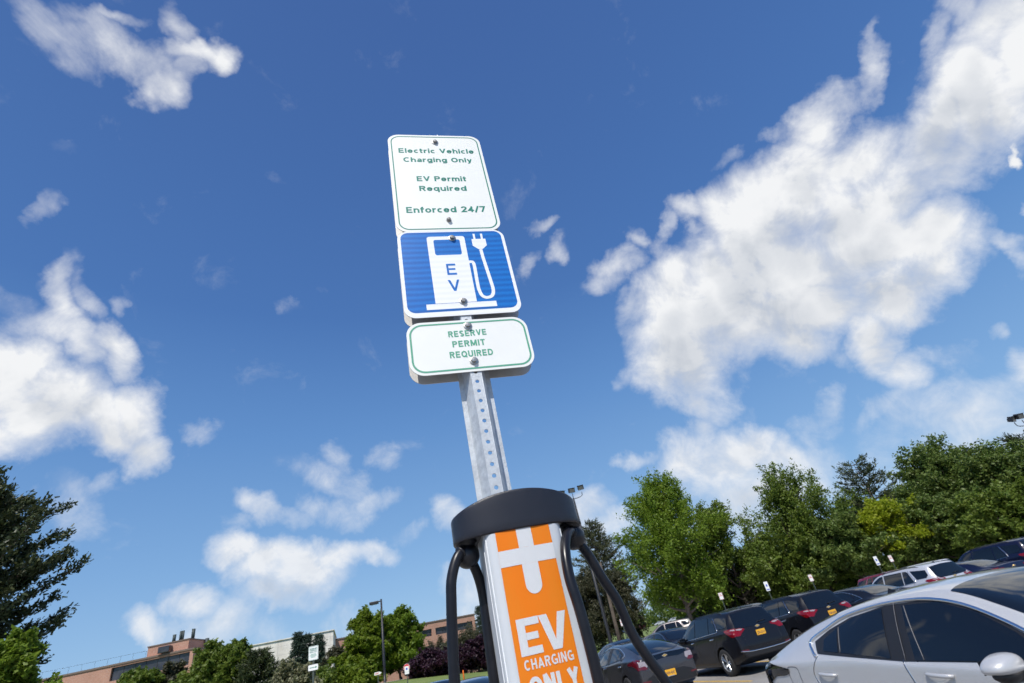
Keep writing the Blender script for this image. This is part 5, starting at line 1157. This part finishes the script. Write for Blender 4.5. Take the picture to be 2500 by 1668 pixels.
# ------------------------------------------------------------------ buildings
def oriented(name, az0, d0, az1, d1, depth, label):
    """origin at the left front corner; local x runs along the front, local y goes back"""
    a, b = polar(az0, d0), polar(az1, d1); yaw = math.atan2(b.y - a.y, b.x - a.x)
    z = min(a.z, b.z) - .5
    return empty(name, (a.x, a.y, z), yaw, label, 'building'), math.hypot(b.x - a.x, b.y - a.y), z
def facade(r, L, D, H, m, openings, name='wall'):
    """box with real recessed openings in the front (x0, x1, z0, z1)"""
    xs = sorted({0, L} | {o[0] for o in openings} | {o[1] for o in openings}); zs = sorted({0, H} | {o[2] for o in openings} | {o[3] for o in openings})
    b = MB(); isop = lambda x, z: any(o[0] < x < o[1] and o[2] < z < o[3] for o in openings)
    for i in range(len(xs) - 1):
        for j in range(len(zs) - 1):
            if not isop((xs[i] + xs[i + 1]) / 2, (zs[j] + zs[j + 1]) / 2):
                b.add([(xs[i], 0, zs[j]), (xs[i + 1], 0, zs[j]), (xs[i + 1], 0, zs[j + 1]), (xs[i], 0, zs[j + 1])], [(0, 1, 2, 3)])
    for x0, x1, z0, z1 in openings:
        t = .45
        b.add([(x0, 0, z0), (x1, 0, z0), (x1, 0, z1), (x0, 0, z1), (x0, t, z0), (x1, t, z0), (x1, t, z1), (x0, t, z1)], [(0, 4, 5, 1), (1, 5, 6, 2), (2, 6, 7, 3), (3, 7, 4, 0)])
    b.add([(0, 0, 0), (L, 0, 0), (L, D, 0), (0, D, 0), (0, 0, H), (L, 0, H), (L, D, H), (0, D, H)], [(0, 4, 7, 3), (1, 2, 6, 5), (2, 3, 7, 6), (4, 5, 6, 7)])
    w = b.build(name, m, r, fixn=False)
    for x0, x1, z0, z1 in openings:
        wn = MB(); wn.box(((x0 + x1) / 2, .40, (z0 + z1) / 2), (x1 - x0 - .02, .03, z1 - z0 - .02)); wo = wn.build('window', m_bwin, r)
        fr = MB(); n = max(2, int((x1 - x0) / 1.6))
        for k in range(n + 1): fr.box((x0 + .04 + (x1 - x0 - .08) * k / n, .355, (z0 + z1) / 2), (.07, .05, z1 - z0))
        fr.box(((x0 + x1) / 2, .352, z0 + .04), (x1 - x0, .05, .07)); fr.box(((x0 + x1) / 2, .352, z1 - .04), (x1 - x0, .05, .07))
        fr.build('window_frame', m_frame, wo)
    return w
# left brick block with rooftop plant room and flues
r, L, z = oriented('brick_building', -50, 132, -35.25, 112, 30, 'pink brick building with square rooftop block and five dark flues at the far left')
H = 1.75 + 112 * math.tan(R_(6.0)) - z
zt = 1.75 + 118 * math.tan(R_(5.5)) - z
facade(r, L, 24, H, m_brick, [(L * .66, L * .985, zt - 2.0, zt - .1), (L * .66, L * .985, zt - 6.2, zt - 4.2)])
b = MB(); b.box((L / 2, -.06, H - .12), (L + .2, .16, .26)); b.box((L + .06, 12, H - .12), (.16, 24.2, .26)); b.build('coping', m_brick_dk, r)
tx0, tx1 = L * .79, L * .965; TH = 1.5
b = MB(); b.box(((tx0 + tx1) / 2, 5.2, H + TH / 2 - .01), (tx1 - tx0, 9, TH)); tw = b.build('rooftop_block', m_brick, r)
b = MB(); b.box(((tx0 + tx1) / 2, 5.2, H + TH + .08), (tx1 - tx0 + .2, 9.2, .18)); b.build('coping', m_brick_dk, tw)
for k, (fx, hh, rr) in enumerate(((.44, 1.5, .26), (.60, 1.85, .20), (.66, 1.85, .18), (.92, 1.8, .28))):
    b = MB(); b.lathe([(rr, H + TH + .15), (rr, H + TH + hh)], 12, (tx0 + (tx1 - tx0) * fx, 3, 0)); b.build('flue', m_stack, r, True)
b = MB(); b.lathe([(.32, H), (.32, H + 1.8)], 12, (L - .9, 6.5, 0)); b.build('flue', m_stack, r, True)
b = MB(); b.box((tx0 + 3.1, .1, H + .6), (1.8, 1.2, 1.0), bev=.15); b.build('roof_vent', m_bwin, r)
b = MB(); b.tube([(0, .3, H + 1.0), (tx0, .3, H + 1.0)], .016, 5)
for k in range(16): b.tube([(tx0 * k / 15, .3, H), (tx0 * k / 15, .3, H + 1.0)], .014, 5)
b.build('roof_railing', m_frame, r)
# white precast block
r, L, z = oriented('white_building', -33, 112, -23.76, 110, 20, 'windowless white panelled building behind the three spruces')
H = 1.75 + 110 * math.tan(R_(5.42)) - z
def panel_mat():
    m = m_concrete.copy(); m.name = 'precast_panels_jointed'; t = m.node_tree; p = t.nodes['Principled BSDF']; src = p.inputs['Base Color'].links[0].from_socket
    tc = N(t, 'ShaderNodeTexCoord'); sp_ = N(t, 'ShaderNodeSeparateXYZ'); t.links.new(tc.outputs['Object'], sp_.inputs[0])
    def joint(v, per, w): return M(t, 'LESS_THAN', M(t, 'FRACT', M(t, 'DIVIDE', v, per)), w / per)
    j = M(t, 'MAXIMUM', joint(M(t, 'ADD', sp_.outputs[0], sp_.outputs[1]), 2.9, .10), joint(sp_.outputs[2], 1.35, .07))
    mx = N(t, 'ShaderNodeMix', data_type='RGBA'); t.links.new(M(t, 'MULTIPLY', j, .45), mx.inputs[0]); t.links.new(src, mx.inputs[6]); mx.inputs[7].default_value = (.36, .34, .31, 1)
    t.links.new(mx.outputs[2], p.inputs['Base Color']); return m
m_panels = panel_mat()
facade(r, L, 17, H, m_panels, [])
b = MB(); b.box((L / 2, -.04, H + .06), (L + .2, .3, .14)); b.box((L + .04, 8.5, H + .06), (.3, 17.2, .14)); b.build('coping', m_concrete, r)
# right brick block with ribbon windows
r, L, z = oriented('brick_building', -23.6, 124, -10.11, 132, 20, 'pink brick building with two rows of dark ribbon windows left of the charger')
D0 = 130; H = 1.75 + 132 * math.tan(R_(4.38)) - z
X = lambda az: L * (math.tan(R_(az + 16.9)) - math.tan(R_(-6.7))) / (math.tan(R_(6.79)) - math.tan(R_(-6.7)))
Zz = lambda el: 1.75 + D0 * math.tan(R_(el)) - z
ops = []
for a0, a1 in ((-22.6, -20.9), (-20.5, -18.6), (-18.2, -16.4), (-16.0, -14.68), (-14.3, -10.42)):
    ops.append((X(a0), X(a1), Zz(3.22), Zz(3.82))); ops.append((X(a0), X(a1), Zz(1.8), Zz(2.43)))
facade(r, L, 20, H, m_brick, ops)
b = MB(); b.box((L / 2, -.05, H - .1), (L + .2, .2, .24)); b.box((L + .05, 10, H - .1), (.2, 20.2, .24)); b.build('coping', m_brick_dk, r)
b = MB(); b.box((L * .50, 5, H + .35), (4.5, 3, .8), bev=.2); b.build('roof_vent', m_frame, r)

# ------------------------------------------------------------------ trees
def dist_scale(az, d): return (1.6 if az > 0 else 1.25) if d > 39 else 1.
def leaf_cloud(centers, dirs, lens, nleaf, size, rng, spread, flatness=.0):
    """leaf quads scattered along short shoots; one shoot per centre"""
    n = len(centers); k = nleaf
    t = rng.random((n, k, 1)); base = centers[:, None, :] + dirs[:, None, :] * lens[:, None, None] * t
    pos = base + rng.normal(0, 1, (n, k, 3)) * spread * (1.15 - .6 * t)
    pos = pos.reshape(-1, 3); m_ = len(pos)
    nrm = rng.normal(0, 1, (m_, 3)); nrm[:, 2] = np.abs(nrm[:, 2]) * (1 + flatness) + .25; nrm /= np.linalg.norm(nrm, axis=1)[:, None]
    a = np.cross(nrm, rng.normal(0, 1, (m_, 3))); a /= np.linalg.norm(a, axis=1)[:, None]; b = np.cross(nrm, a)
    s = size * (.6 + .8 * rng.random((m_, 1)))
    v = np.stack([pos + a * s, pos + b * s * .55, pos - a * s * .9, pos - b * s * .55], 1).reshape(-1, 3)
    return v
def mesh_quads(name, v, m, parent):
    n = len(v) // 4; me = bpy.data.meshes.new(name); me.vertices.add(len(v)); me.vertices.foreach_set('co', v.astype(np.float32).ravel())
    me.loops.add(n * 4); me.loops.foreach_set('vertex_index', np.arange(n * 4, dtype=np.int32))
    me.polygons.add(n); me.polygons.foreach_set('loop_start', np.arange(0, n * 4, 4, dtype=np.int32))
    me.update(); me.validate(); me.materials.append(m); o = bpy.data.objects.new(name, me); COL.objects.link(o); o.parent = parent; return o
def broadleaf(az, d, top_el, rad, label, m, seed, base_el=None, crown_lo=.25, nsh=700, nleaf=14, leaf=.13, lean=(0, 0), up=.7, bark=None, lobes=9, name='leafy_tree', group='broadleaf trees around the car park', squash=1., sh_len=.8, shape=1.0):
    K = dist_scale(az, d); d *= K; rad *= K; leaf *= K ** .55; nsh = int(nsh * 1.75); lean = (lean[0] * K, lean[1] * K)
    rng = np.random.default_rng(seed); p = polar(az, d); r = empty(name, p, 0, label, 'tree', group)
    r.rotation_euler.z = 0
    Ht = 1.75 + d * math.tan(R_(top_el)) - p.z; zl = Ht * crown_lo
    # crown = several overlapping lobes round the trunk line
    lob = []
    for k in range(lobes):
        f = (k + .5) / lobes; z = zl + (Ht - zl) * (.12 + .74 * f)
        prof = (math.sin(pi * min(1, (.18 + .80 * f) ** .9 * shape)) ** .7) if shape > 0 else 1
        a = k * 2.4 + rng.random() * .8; rr = rad * .52 * prof * rng.uniform(.7, 1.1)
        lob.append((rr * cos(a) + lean[0] * f, rr * sin(a) + lean[1] * f, z, rad * rng.uniform(.42, .60) * (.55 + .5 * prof), (Ht - zl) / lobes * 1.35 * rng.uniform(.9, 1.25)))
    lob.append((lean[0], lean[1], Ht - (Ht - zl) * .13, rad * .30, (Ht - zl) * .12))
    C = []; Dd = []
    PS = 20; per = max(2, int(nsh / PS / len(lob) + .5))       # sprays per lobe, each a leafy branch end of PS shoots
    for (lx, ly, lz, lr, lh) in lob:
        u = rng.normal(0, 1, (per, 3)); u /= np.linalg.norm(u, axis=1)[:, None]
        rr = rng.random((per, 1)) ** .30
        c = np.array([lx, ly, lz]) + u * rr * np.array([lr, lr, lh * squash])
        sd = u * np.array([1, 1, .5]) + np.array([0, 0, up]) + rng.normal(0, .2, (per, 3)); sd /= np.linalg.norm(sd, axis=1)[:, None]
        for q in range(per):
            k = PS; t_ = rng.random((k, 1)) - .45; ln = rad * .42 * rng.uniform(.7, 1.2)
            wd = rad * .088 * rng.uniform(.7, 1.2) * (1.15 - .8 * (t_ + .45))
            C.append(c[q] + sd[q] * t_ * ln + rng.normal(0, 1, (k, 3)) * wd * np.array([1, 1, .75]))
            dd = sd[q] * 1.2 + rng.normal(0, .45, (k, 3)); Dd.append(dd / np.linalg.norm(dd, axis=1)[:, None])
    C = np.concatenate(C); Dd = np.concatenate(Dd); lens = rng.uniform(.3, .8, len(C)) * sh_len * rad / 4.6
    v = leaf_cloud(C, Dd, lens, nleaf, leaf, rng, .10 * rad / 4 + .06)
    mesh_quads('crown', v, m, r)
    b = MB(); tr = .045 * rad + .03
    trunk = [(0, 0, -.1), (.03 * rad, .02, zl * .5), (lean[0] * .15, lean[1] * .15, zl), (lean[0] * .5, lean[1] * .5, zl + (Ht - zl) * .45), (lean[0] * .9, lean[1] * .9, Ht * .93)]
    b.tube(catmull(trunk, 5), list(np.interp(np.linspace(0, 1, 21), [0, .1, .5, 1], [tr * 1.5, tr * 1.1, tr * .75, tr * .12])), 10)
    for (lx, ly, lz, lr, lh) in lob[:-1]:
        z0 = zl * .75 + (lz - zl) * .45; f = max(0, (z0 - zl) / (Ht - zl))
        s = Vector((lean[0] * f, lean[1] * f, z0)); e = Vector((lx, ly, lz + lh * .3)); mid = (s + e) / 2 + Vector((0, 0, -.12 * (e - s).length))
        b.tube(catmull([s, mid, e], 5), list(np.linspace(tr * .5, tr * .10, 11)), 6)
        for q in range(4):
            uu = rng.normal(0, 1, 3); uu /= np.linalg.norm(uu); e2 = e + Vector(uu * np.array([lr, lr, lh]) * .8); st0 = s + (e - s) * rng.uniform(.4, .9)
            b.tube([st0, (st0 + e2) / 2 + Vector((0, 0, .05)), e2], [tr * .18, tr * .12, tr * .04], 5)
    b.build('trunk', bark or m_bark, r, True, fixn=False)
    return r
def conifer(az, d, top_el, rad, label, m, seed, lo=.08, whorls=22, per=7, up=.25, droop=.0, tuft=.16, ntuft=16, leaf=.10, power=.8, name='pine_tree', group='evergreens around the car park', bark=None, spread=.10, gap=0., latj=.12, nk=None, rmax=99., wf=1.):
    K = dist_scale(az, d); d *= K; rad *= K; leaf *= K; tuft *= K; spread *= K
    rng = np.random.default_rng(seed); p = polar(az, d); r = empty(name, p, 0, label, 'tree', group)
    Ht = 1.75 + d * math.tan(R_(top_el)) - p.z
    b = MB(); tr = .03 * Ht * .5 + .04
    b.tube([(0, 0, -.1), (0, 0, Ht * .5), (0, 0, Ht * .985)], [tr, tr * .6, tr * .08], 10)
    C = []; Dd = []; Ln = []
    for w in range(whorls):
        f = (w + rng.uniform(0, .6)) / whorls; z = Ht * (lo + (1 - lo) * f)
        R = min(rmax, rad * (1 - f) ** power) * rng.uniform(.80, 1.12) + .12
        for k in range(per):
            if rng.random() < gap: continue
            a = 2 * pi * (k + rng.random() * .8) / per + w * .9; Rk = R * rng.uniform(.65, 1.1); upk = up * rng.uniform(.5, 1.4)
            pts = [Vector((0, 0, z)), Vector((Rk * .5 * cos(a), Rk * .5 * sin(a), z + Rk * (.5 * upk - droop * .5))), Vector((Rk * cos(a), Rk * sin(a), z + Rk * (upk * 1.15 - droop * .7)))]
            cm = catmull(pts, 4); b.tube(cm, list(np.linspace(tr * .22, tr * .04, len(cm))), 5, cap=False)
            nt = max(3, int(ntuft * Rk / rad + 2))
            for q in range(nt):
                t_ = .18 + .82 * (q / (nt - 1)) ** .75; i = min(int(t_ * (len(cm) - 1)), len(cm) - 2); pp = cm[i].lerp(cm[i + 1], t_ * (len(cm) - 1) - i)
                dirn = (cm[i + 1] - cm[i]).normalized(); side = Vector((-sin(a), cos(a), 0)) * rng.uniform(-1, 1) * .9
                dv = dirn + side * (1 - t_ * .5) + Vector((0, 0, .35 * up / .25 * .5)); dv.normalize()
                lat = side * Rk * latj * (1.2 - t_)
                C.append(tuple(pp + lat)); Dd.append(tuple(dv)); Ln.append(tuft * rng.uniform(1.2, 2.6))
    C = np.array(C); Dd = np.array(Dd); Ln = np.array(Ln)
    v = needle_cloud(C, Dd, Ln, nk or (16 if d < 60 else 12), leaf, rng, spread, wf)
    mesh_quads('crown', v, m, r); b.build('trunk', bark or m_bark, r, True, fixn=False)
    return r
def needle_cloud(C, Dd, Ln, k, size, rng, spread, wf=1.):
    n = len(C); t = rng.random((n, k, 1)); pos = C[:, None] + Dd[:, None] * Ln[:, None, None] * t + rng.normal(0, 1, (n, k, 3)) * spread * .35
    dd = Dd[:, None] * .9 + rng.normal(0, .55, (n, k, 3)); dd /= np.linalg.norm(dd, axis=2)[:, :, None]
    pos = pos.reshape(-1, 3); dd = dd.reshape(-1, 3); m_ = len(pos)
    sd = np.cross(dd, rng.normal(0, 1, (m_, 3))); sd /= np.linalg.norm(sd, axis=1)[:, None]
    s = size * (.7 + .6 * rng.random((m_, 1)))
    return np.stack([pos - sd * s * .14 * wf, pos + dd * s - sd * s * .08 * wf, pos + dd * s * 1.1 + sd * s * .08 * wf, pos + sd * s * .14 * wf], 1).reshape(-1, 3)
# right hand trees
broadleaf(10.6, 40, 12.7, 4.3, 'tall bright green maple standing nearest behind the parked cars', L_maple, 11, nsh=2000, nleaf=20, leaf=.105, crown_lo=.07, up=1.0, lobes=14, sh_len=1.15, shape=1.02, lean=(.9, 0), bark=m_bark_lt)
broadleaf(16.3, 43, 8.6, 3.3, 'smaller green maple touching the right side of the tallest maple', L_green, 12, nsh=1300, nleaf=18, leaf=.11, crown_lo=.08, up=.8, lobes=9)
broadleaf(22.6, 46, 9.75, 4.2, 'airy dark green tree with forked trunk and sky gaps above the second black SUV', L_green, 13, nsh=1300, nleaf=17, leaf=.11, crown_lo=.18, up=.9, lobes=10, lean=(1.3, 0), sh_len=1.3)
conifer(30.3, 52, 9.1, 3.4, 'ragged dark pine top behind the yellow green tree', L_pine, 14, lo=.2, whorls=17, per=6, up=.35, gap=.2, tuft=.26, leaf=.22, ntuft=12, spread=.24, power=.6)
broadleaf(30.6, 44, 5.25, 2.6, 'yellow green tree glowing in front of the darker wood', L_yell, 15, nsh=800, nleaf=15, leaf=.10, crown_lo=.30, up=.1, lobes=8, squash=.6, sh_len=1.2)
broadleaf(26.6, 43, 4.9, 2.9, 'rounded dark green tree above the pair of small signs', L_dark, 16, nsh=1000, nleaf=15, leaf=.12, crown_lo=.12, up=.3, lobes=8)
broadleaf(24.2, 45, 6.0, 2.8, 'deep green tree filling under the airy forked tree', L_green, 17, nsh=900, nleaf=15, leaf=.12, crown_lo=.10, up=.4, lobes=7)
broadleaf(36.2, 50, 7.8, 5.0, 'largest dark green tree with broad dome right of the ragged pine', L_dark, 18, nsh=2100, nleaf=18, leaf=.13, crown_lo=.14, up=.3, lobes=13)
broadleaf(40.5, 48, 5.8, 3.9, 'dark green tree at the right edge below the floodlight cluster', L_dark, 19, nsh=1500, nleaf=16, leaf=.13, crown_lo=.12, up=.3, lobes=10)
conifer(41.9, 54, 6.9, 3.4, 'dark pine top rising at the right edge', L_pine, 20, lo=.25, whorls=15, per=6, up=.35, gap=.15, tuft=.26, leaf=.22, spread=.24, power=.6)
broadleaf(34.0, 44, 4.4, 3.1, 'low dark green tree in front of the largest dome shaped tree', L_dark, 21, nsh=1100, nleaf=15, leaf=.12, crown_lo=.10, up=.25, lobes=8)
broadleaf(38.0, 42, 3.6, 3.2, 'low spreading green tree behind the navy car at the right edge', L_green, 22, nsh=1000, nleaf=15, leaf=.12, crown_lo=.12, up=.2, lobes=8)
broadleaf(44.0, 46, 5.6, 4.4, 'dark green tree mostly cut off by the right edge of view', L_dark, 23, nsh=1200, nleaf=15, leaf=.13, crown_lo=.12, up=.3, lobes=9)
conifer(3.7, 52, 10.3, 3.5, 'tall loose pine between the charger cable and the bright maple', L_pine2, 24, lo=.12, whorls=26, per=8, up=.30, gap=.08, tuft=.24, leaf=.20, spread=.22, power=.55, bark=m_bark_lt)
broadleaf(1.9, 50, 6.0, 2.7, 'olive weeping tree beside the tall floodlight pole', L_olive, 25, nsh=1500, nleaf=15, leaf=.10, crown_lo=.06, up=-.6, lobes=9, sh_len=1.6)
broadleaf(4.7, 46, 5.0, 1.7, 'thin olive willow with hanging twigs over the lawn', L_olive, 26, nsh=700, nleaf=14, leaf=.09, crown_lo=.2, up=-1.2, lobes=6, sh_len=2.0, bark=m_bark_lt)
broadleaf(12.9, 46, 3.0, 2.2, 'cream flowered shrub below the maples', L_cream, 27, nsh=800, nleaf=16, leaf=.10, crown_lo=.02, up=.4, lobes=7, name='flowering_shrub', group='shrubs behind the parked cars')
broadleaf(16.6, 45, 2.6, 2.4, 'pale green shrub left of the tall blue-marked sign', L_olive, 28, nsh=700, nleaf=15, leaf=.10, crown_lo=.02, up=.6, lobes=7, name='flowering_shrub', group='shrubs behind the parked cars')
broadleaf(20.4, 45, 3.6, 2.6, 'mid green bush between the small signs over the black SUVs', L_green, 29, nsh=800, nleaf=15, leaf=.11, crown_lo=.02, up=.5, lobes=7, name='shrub', group='shrubs behind the parked cars')
broadleaf(23.6, 44, 2.5, 2.2, 'low green bush behind the second black SUV roof', L_green, 30, nsh=600, nleaf=14, leaf=.11, crown_lo=.02, up=.4, lobes=6, name='shrub', group='shrubs behind the parked cars')
for k, (az, d, el, rad, m) in enumerate(((13.5, 66, 3.2, 4.5, L_green), (18.5, 64, 4.2, 4.8, L_green), (23.5, 62, 4.4, 4.6, L_green), (28.5, 60, 5.4, 4.6, L_green), (33, 60, 5.8, 4.8, L_green), (38.5, 60, 5.8, 5., L_green), (43, 60, 5.6, 5., L_green))):
    broadleaf(az, d, el, rad, ['shaded tree deep behind the gap of the two bright maples', 'shaded tree deep behind the smaller maple', 'shaded tree deep behind the airy forked tree', 'shaded tree deep behind the rounded dark tree', 'shaded tree deep behind the yellow green tree', 'shaded tree deep behind the largest dome shaped tree', 'shaded tree deep behind the right edge pine'][k], m, 40 + k, nsh=800, nleaf=12, leaf=.22, crown_lo=.05, up=.3, lobes=9, group='dark trees filling the wood behind')
for k, (az, d) in enumerate(((27.8, 83), (31.3, 78), (33.3, 78), (35.2, 80), (36.8, 78), (39.3, 80), (41.2, 76), (3.6, 64))):
    p = polar(az, d); b = MB(); b.tube([(0, 0, -.1), (.05, 0, 2.5), (.2, .05, 9.0)], [.26, .22, .12], 8)
    o = b.build('bare_trunk', m_bark_lt if k % 2 == 0 else m_bark, None, True, loc=tuple(p)); tag(o, ['pale bare trunk in the shade right of the pair of small signs', 'dark bare trunk under the yellow green tree', 'pale bare trunk right of the yellow green tree', 'dark bare trunk above the silver SUV', 'pale bare trunk behind the pale distant SUV', 'dark bare trunk over the navy car roof', 'pale leaning trunk at the right edge over the navy car', 'slim bare trunk standing on the lawn edge beside the nearest small sign'][k], 'tree trunk', 'bare trunks in the shade of the wood')
# left hand trees
conifer(-51.8, 26, 18.6, 5.0, 'large dark pine with upswept branches filling the left edge', L_pine, 60, lo=.06, whorls=27, per=10, gap=.1, up=.46, tuft=.15, leaf=.12, ntuft=30, spread=.26, power=.5, latj=.045, nk=24, rmax=2.85, wf=1.9)
broadleaf(-46.6, 22, 8.0, 1.0, 'bright young maple in front of the large dark pine', L_maple, 61, nsh=1100, nleaf=18, leaf=.075, crown_lo=.10, up=1.1, lobes=8, sh_len=1.5)
broadleaf(-38.6, 70, 4.8, 2.9, 'dull dark green tree in front of the left brick building', L_green, 62, nsh=1300, nleaf=13, leaf=.19, crown_lo=.1, up=.4, lobes=9)
broadleaf(-36.6, 72, 4.9, 2.6, 'dusky olive tree below the rooftop flues', L_olive, 63, nsh=900, nleaf=13, leaf=.19, crown_lo=.1, up=.4, lobes=8)
broadleaf(-34.0, 62, 5.7, 2.9, 'rich green rounded tree right of the rooftop flues', L_green, 64, nsh=1500, nleaf=15, leaf=.16, crown_lo=.08, up=.5, lobes=10)
broadleaf(-32.1, 60, 5.8, 2.0, 'rich green rounded tree left of the spreading dark pine', L_green, 65, nsh=1300, nleaf=15, leaf=.16, crown_lo=.08, up=.5, lobes=9)
conifer(-30.1, 58, 4.9, 2.0, 'dark spreading pine in front of the white building', L_pine, 66, lo=.06, whorls=14, per=8, up=.12, tuft=.26, leaf=.24, spread=.26, power=.55)
broadleaf(-27.1, 46, 3.1, 2.0, 'cream flowering shrub left of the reserved parking sign', L_cream, 67, nsh=900, nleaf=14, leaf=.13, crown_lo=.02, up=.4, lobes=8, name='flowering_shrub', group='shrubs on the left')
for k, (az, el) in enumerate(((-26.87, 5.85), (-26.1, 5.6), (-25.05, 5.3))):
    conifer(az, 82, el, 1.25, ['leftmost of the three narrow spruces before the white building', 'middle of the three narrow spruces before the white building', 'rightmost of the three narrow spruces, behind the reserved parking sign'][k], L_spruce, 70 + k, lo=.02, whorls=26, per=9, up=-.05, droop=.25, tuft=.22, leaf=.24, ntuft=9, spread=.22, power=.85, name='spruce_tree', group='narrow spruces')
broadleaf(-24.9, 66, 2.5, 1.9, 'dark bushy tree right of the reserved parking sign', L_dark, 74, nsh=700, nleaf=12, leaf=.17, crown_lo=.02, up=.4, lobes=7)
broadleaf(-23.5, 76, 3.8, 2.0, 'brownish bare twigged tree at the corner of the white building', L_olive, 75, nsh=700, nleaf=12, leaf=.12, crown_lo=.04, up=.7, lobes=7)
broadleaf(-20.7, 60, 6.2, 2.9, 'light green maple crown left of the street lamp', L_lime, 76, nsh=1700, nleaf=17, leaf=.15, crown_lo=.06, up=.6, lobes=12)
broadleaf(-17.8, 62, 6.0, 2.9, 'light green maple crown right of the street lamp', L_maple, 77, nsh=1700, nleaf=17, leaf=.15, crown_lo=.08, up=.6, lobes=12)
broadleaf(-24.6, 50, 1.9, 2.0, 'low green hedge bush beneath the light green maples', L_green, 78, nsh=600, nleaf=12, leaf=.14, crown_lo=.02, up=.4, lobes=6, name='shrub', group='shrubs on the left')
broadleaf(-21.8, 50, 1.9, 2.2, 'low bright bush left of the street lamp foot', L_lime, 79, nsh=600, nleaf=12, leaf=.14, crown_lo=.02, up=.4, lobes=6, name='shrub', group='shrubs on the left')
broadleaf(-15.0, 47, 1.6, 2.1, 'purple leaved plum tree left of the left hanging cable', L_purple, 80, nsh=1300, nleaf=14, leaf=.11, crown_lo=.02, up=.4, lobes=9, name='purple_tree', group='purple leaved trees')
broadleaf(-12.9, 49, 1.5, 1.9, 'purple leaved plum tree hidden in the middle by the left cable', L_purple, 81, nsh=900, nleaf=14, leaf=.11, crown_lo=.04, up=.4, lobes=8, name='purple_tree', group='purple leaved trees')
broadleaf(-10.4, 47, 1.9, 1.7, 'purple leaved plum tree seen between the two left cables', L_purple, 82, nsh=1100, nleaf=14, leaf=.11, crown_lo=.12, up=.4, lobes=9, name='purple_tree', group='purple leaved trees')
broadleaf(-11.2, 80, 2.9, 4.2, 'sparse olive tree veiling the brick building behind the purple trees', L_olive, 83, nsh=700, nleaf=12, leaf=.10, crown_lo=.1, up=.9, lobes=9, sh_len=1.4)
broadleaf(-14.0, 82, 2.4, 3.0, 'sparse olive tree low before the ribbon windows', L_olive, 84, nsh=500, nleaf=10, leaf=.10, crown_lo=.1, up=.9, lobes=8, sh_len=1.4)
conifer(-9.5, 86, 5.1, 1.7, 'single narrow spruce right of the ribbon windowed building', L_spruce, 85, lo=.02, whorls=26, per=8, up=-.05, droop=.25, tuft=.22, leaf=.24, ntuft=9, spread=.22, power=.85, name='spruce_tree', group='narrow spruces')
broadleaf(-5.5, 60, 3.2, 3.5, 'green tree hidden mostly by the charging station', L_green, 86, nsh=700, nleaf=12, leaf=.17, crown_lo=.1, up=.5, lobes=8)

def distant_wood():
    rng = np.random.default_rng(99); n = 3400; az = rng.uniform(-14, 52, n); d = rng.uniform(300, 345, n)
    C = np.array([tuple(polar(a, q)) for a, q in zip(az, d)]); C[:, 2] += rng.random(n) ** 1.2 * (8.5 + 2.5 * np.sin(az * 1.7) + 1.5 * np.sin(az * 4.1))
    D = np.tile(np.array([[0, 0, 1.]]), (n, 1)); v = leaf_cloud(C, D, np.full(n, 1.6), 16, .75, rng, 1.2)
    me_o = mesh_quads('distant_wood', v, L_dark, None); tag(me_o, 'far dark line of woodland along the horizon behind the lawn', 'woodland', kind='stuff')
distant_wood()
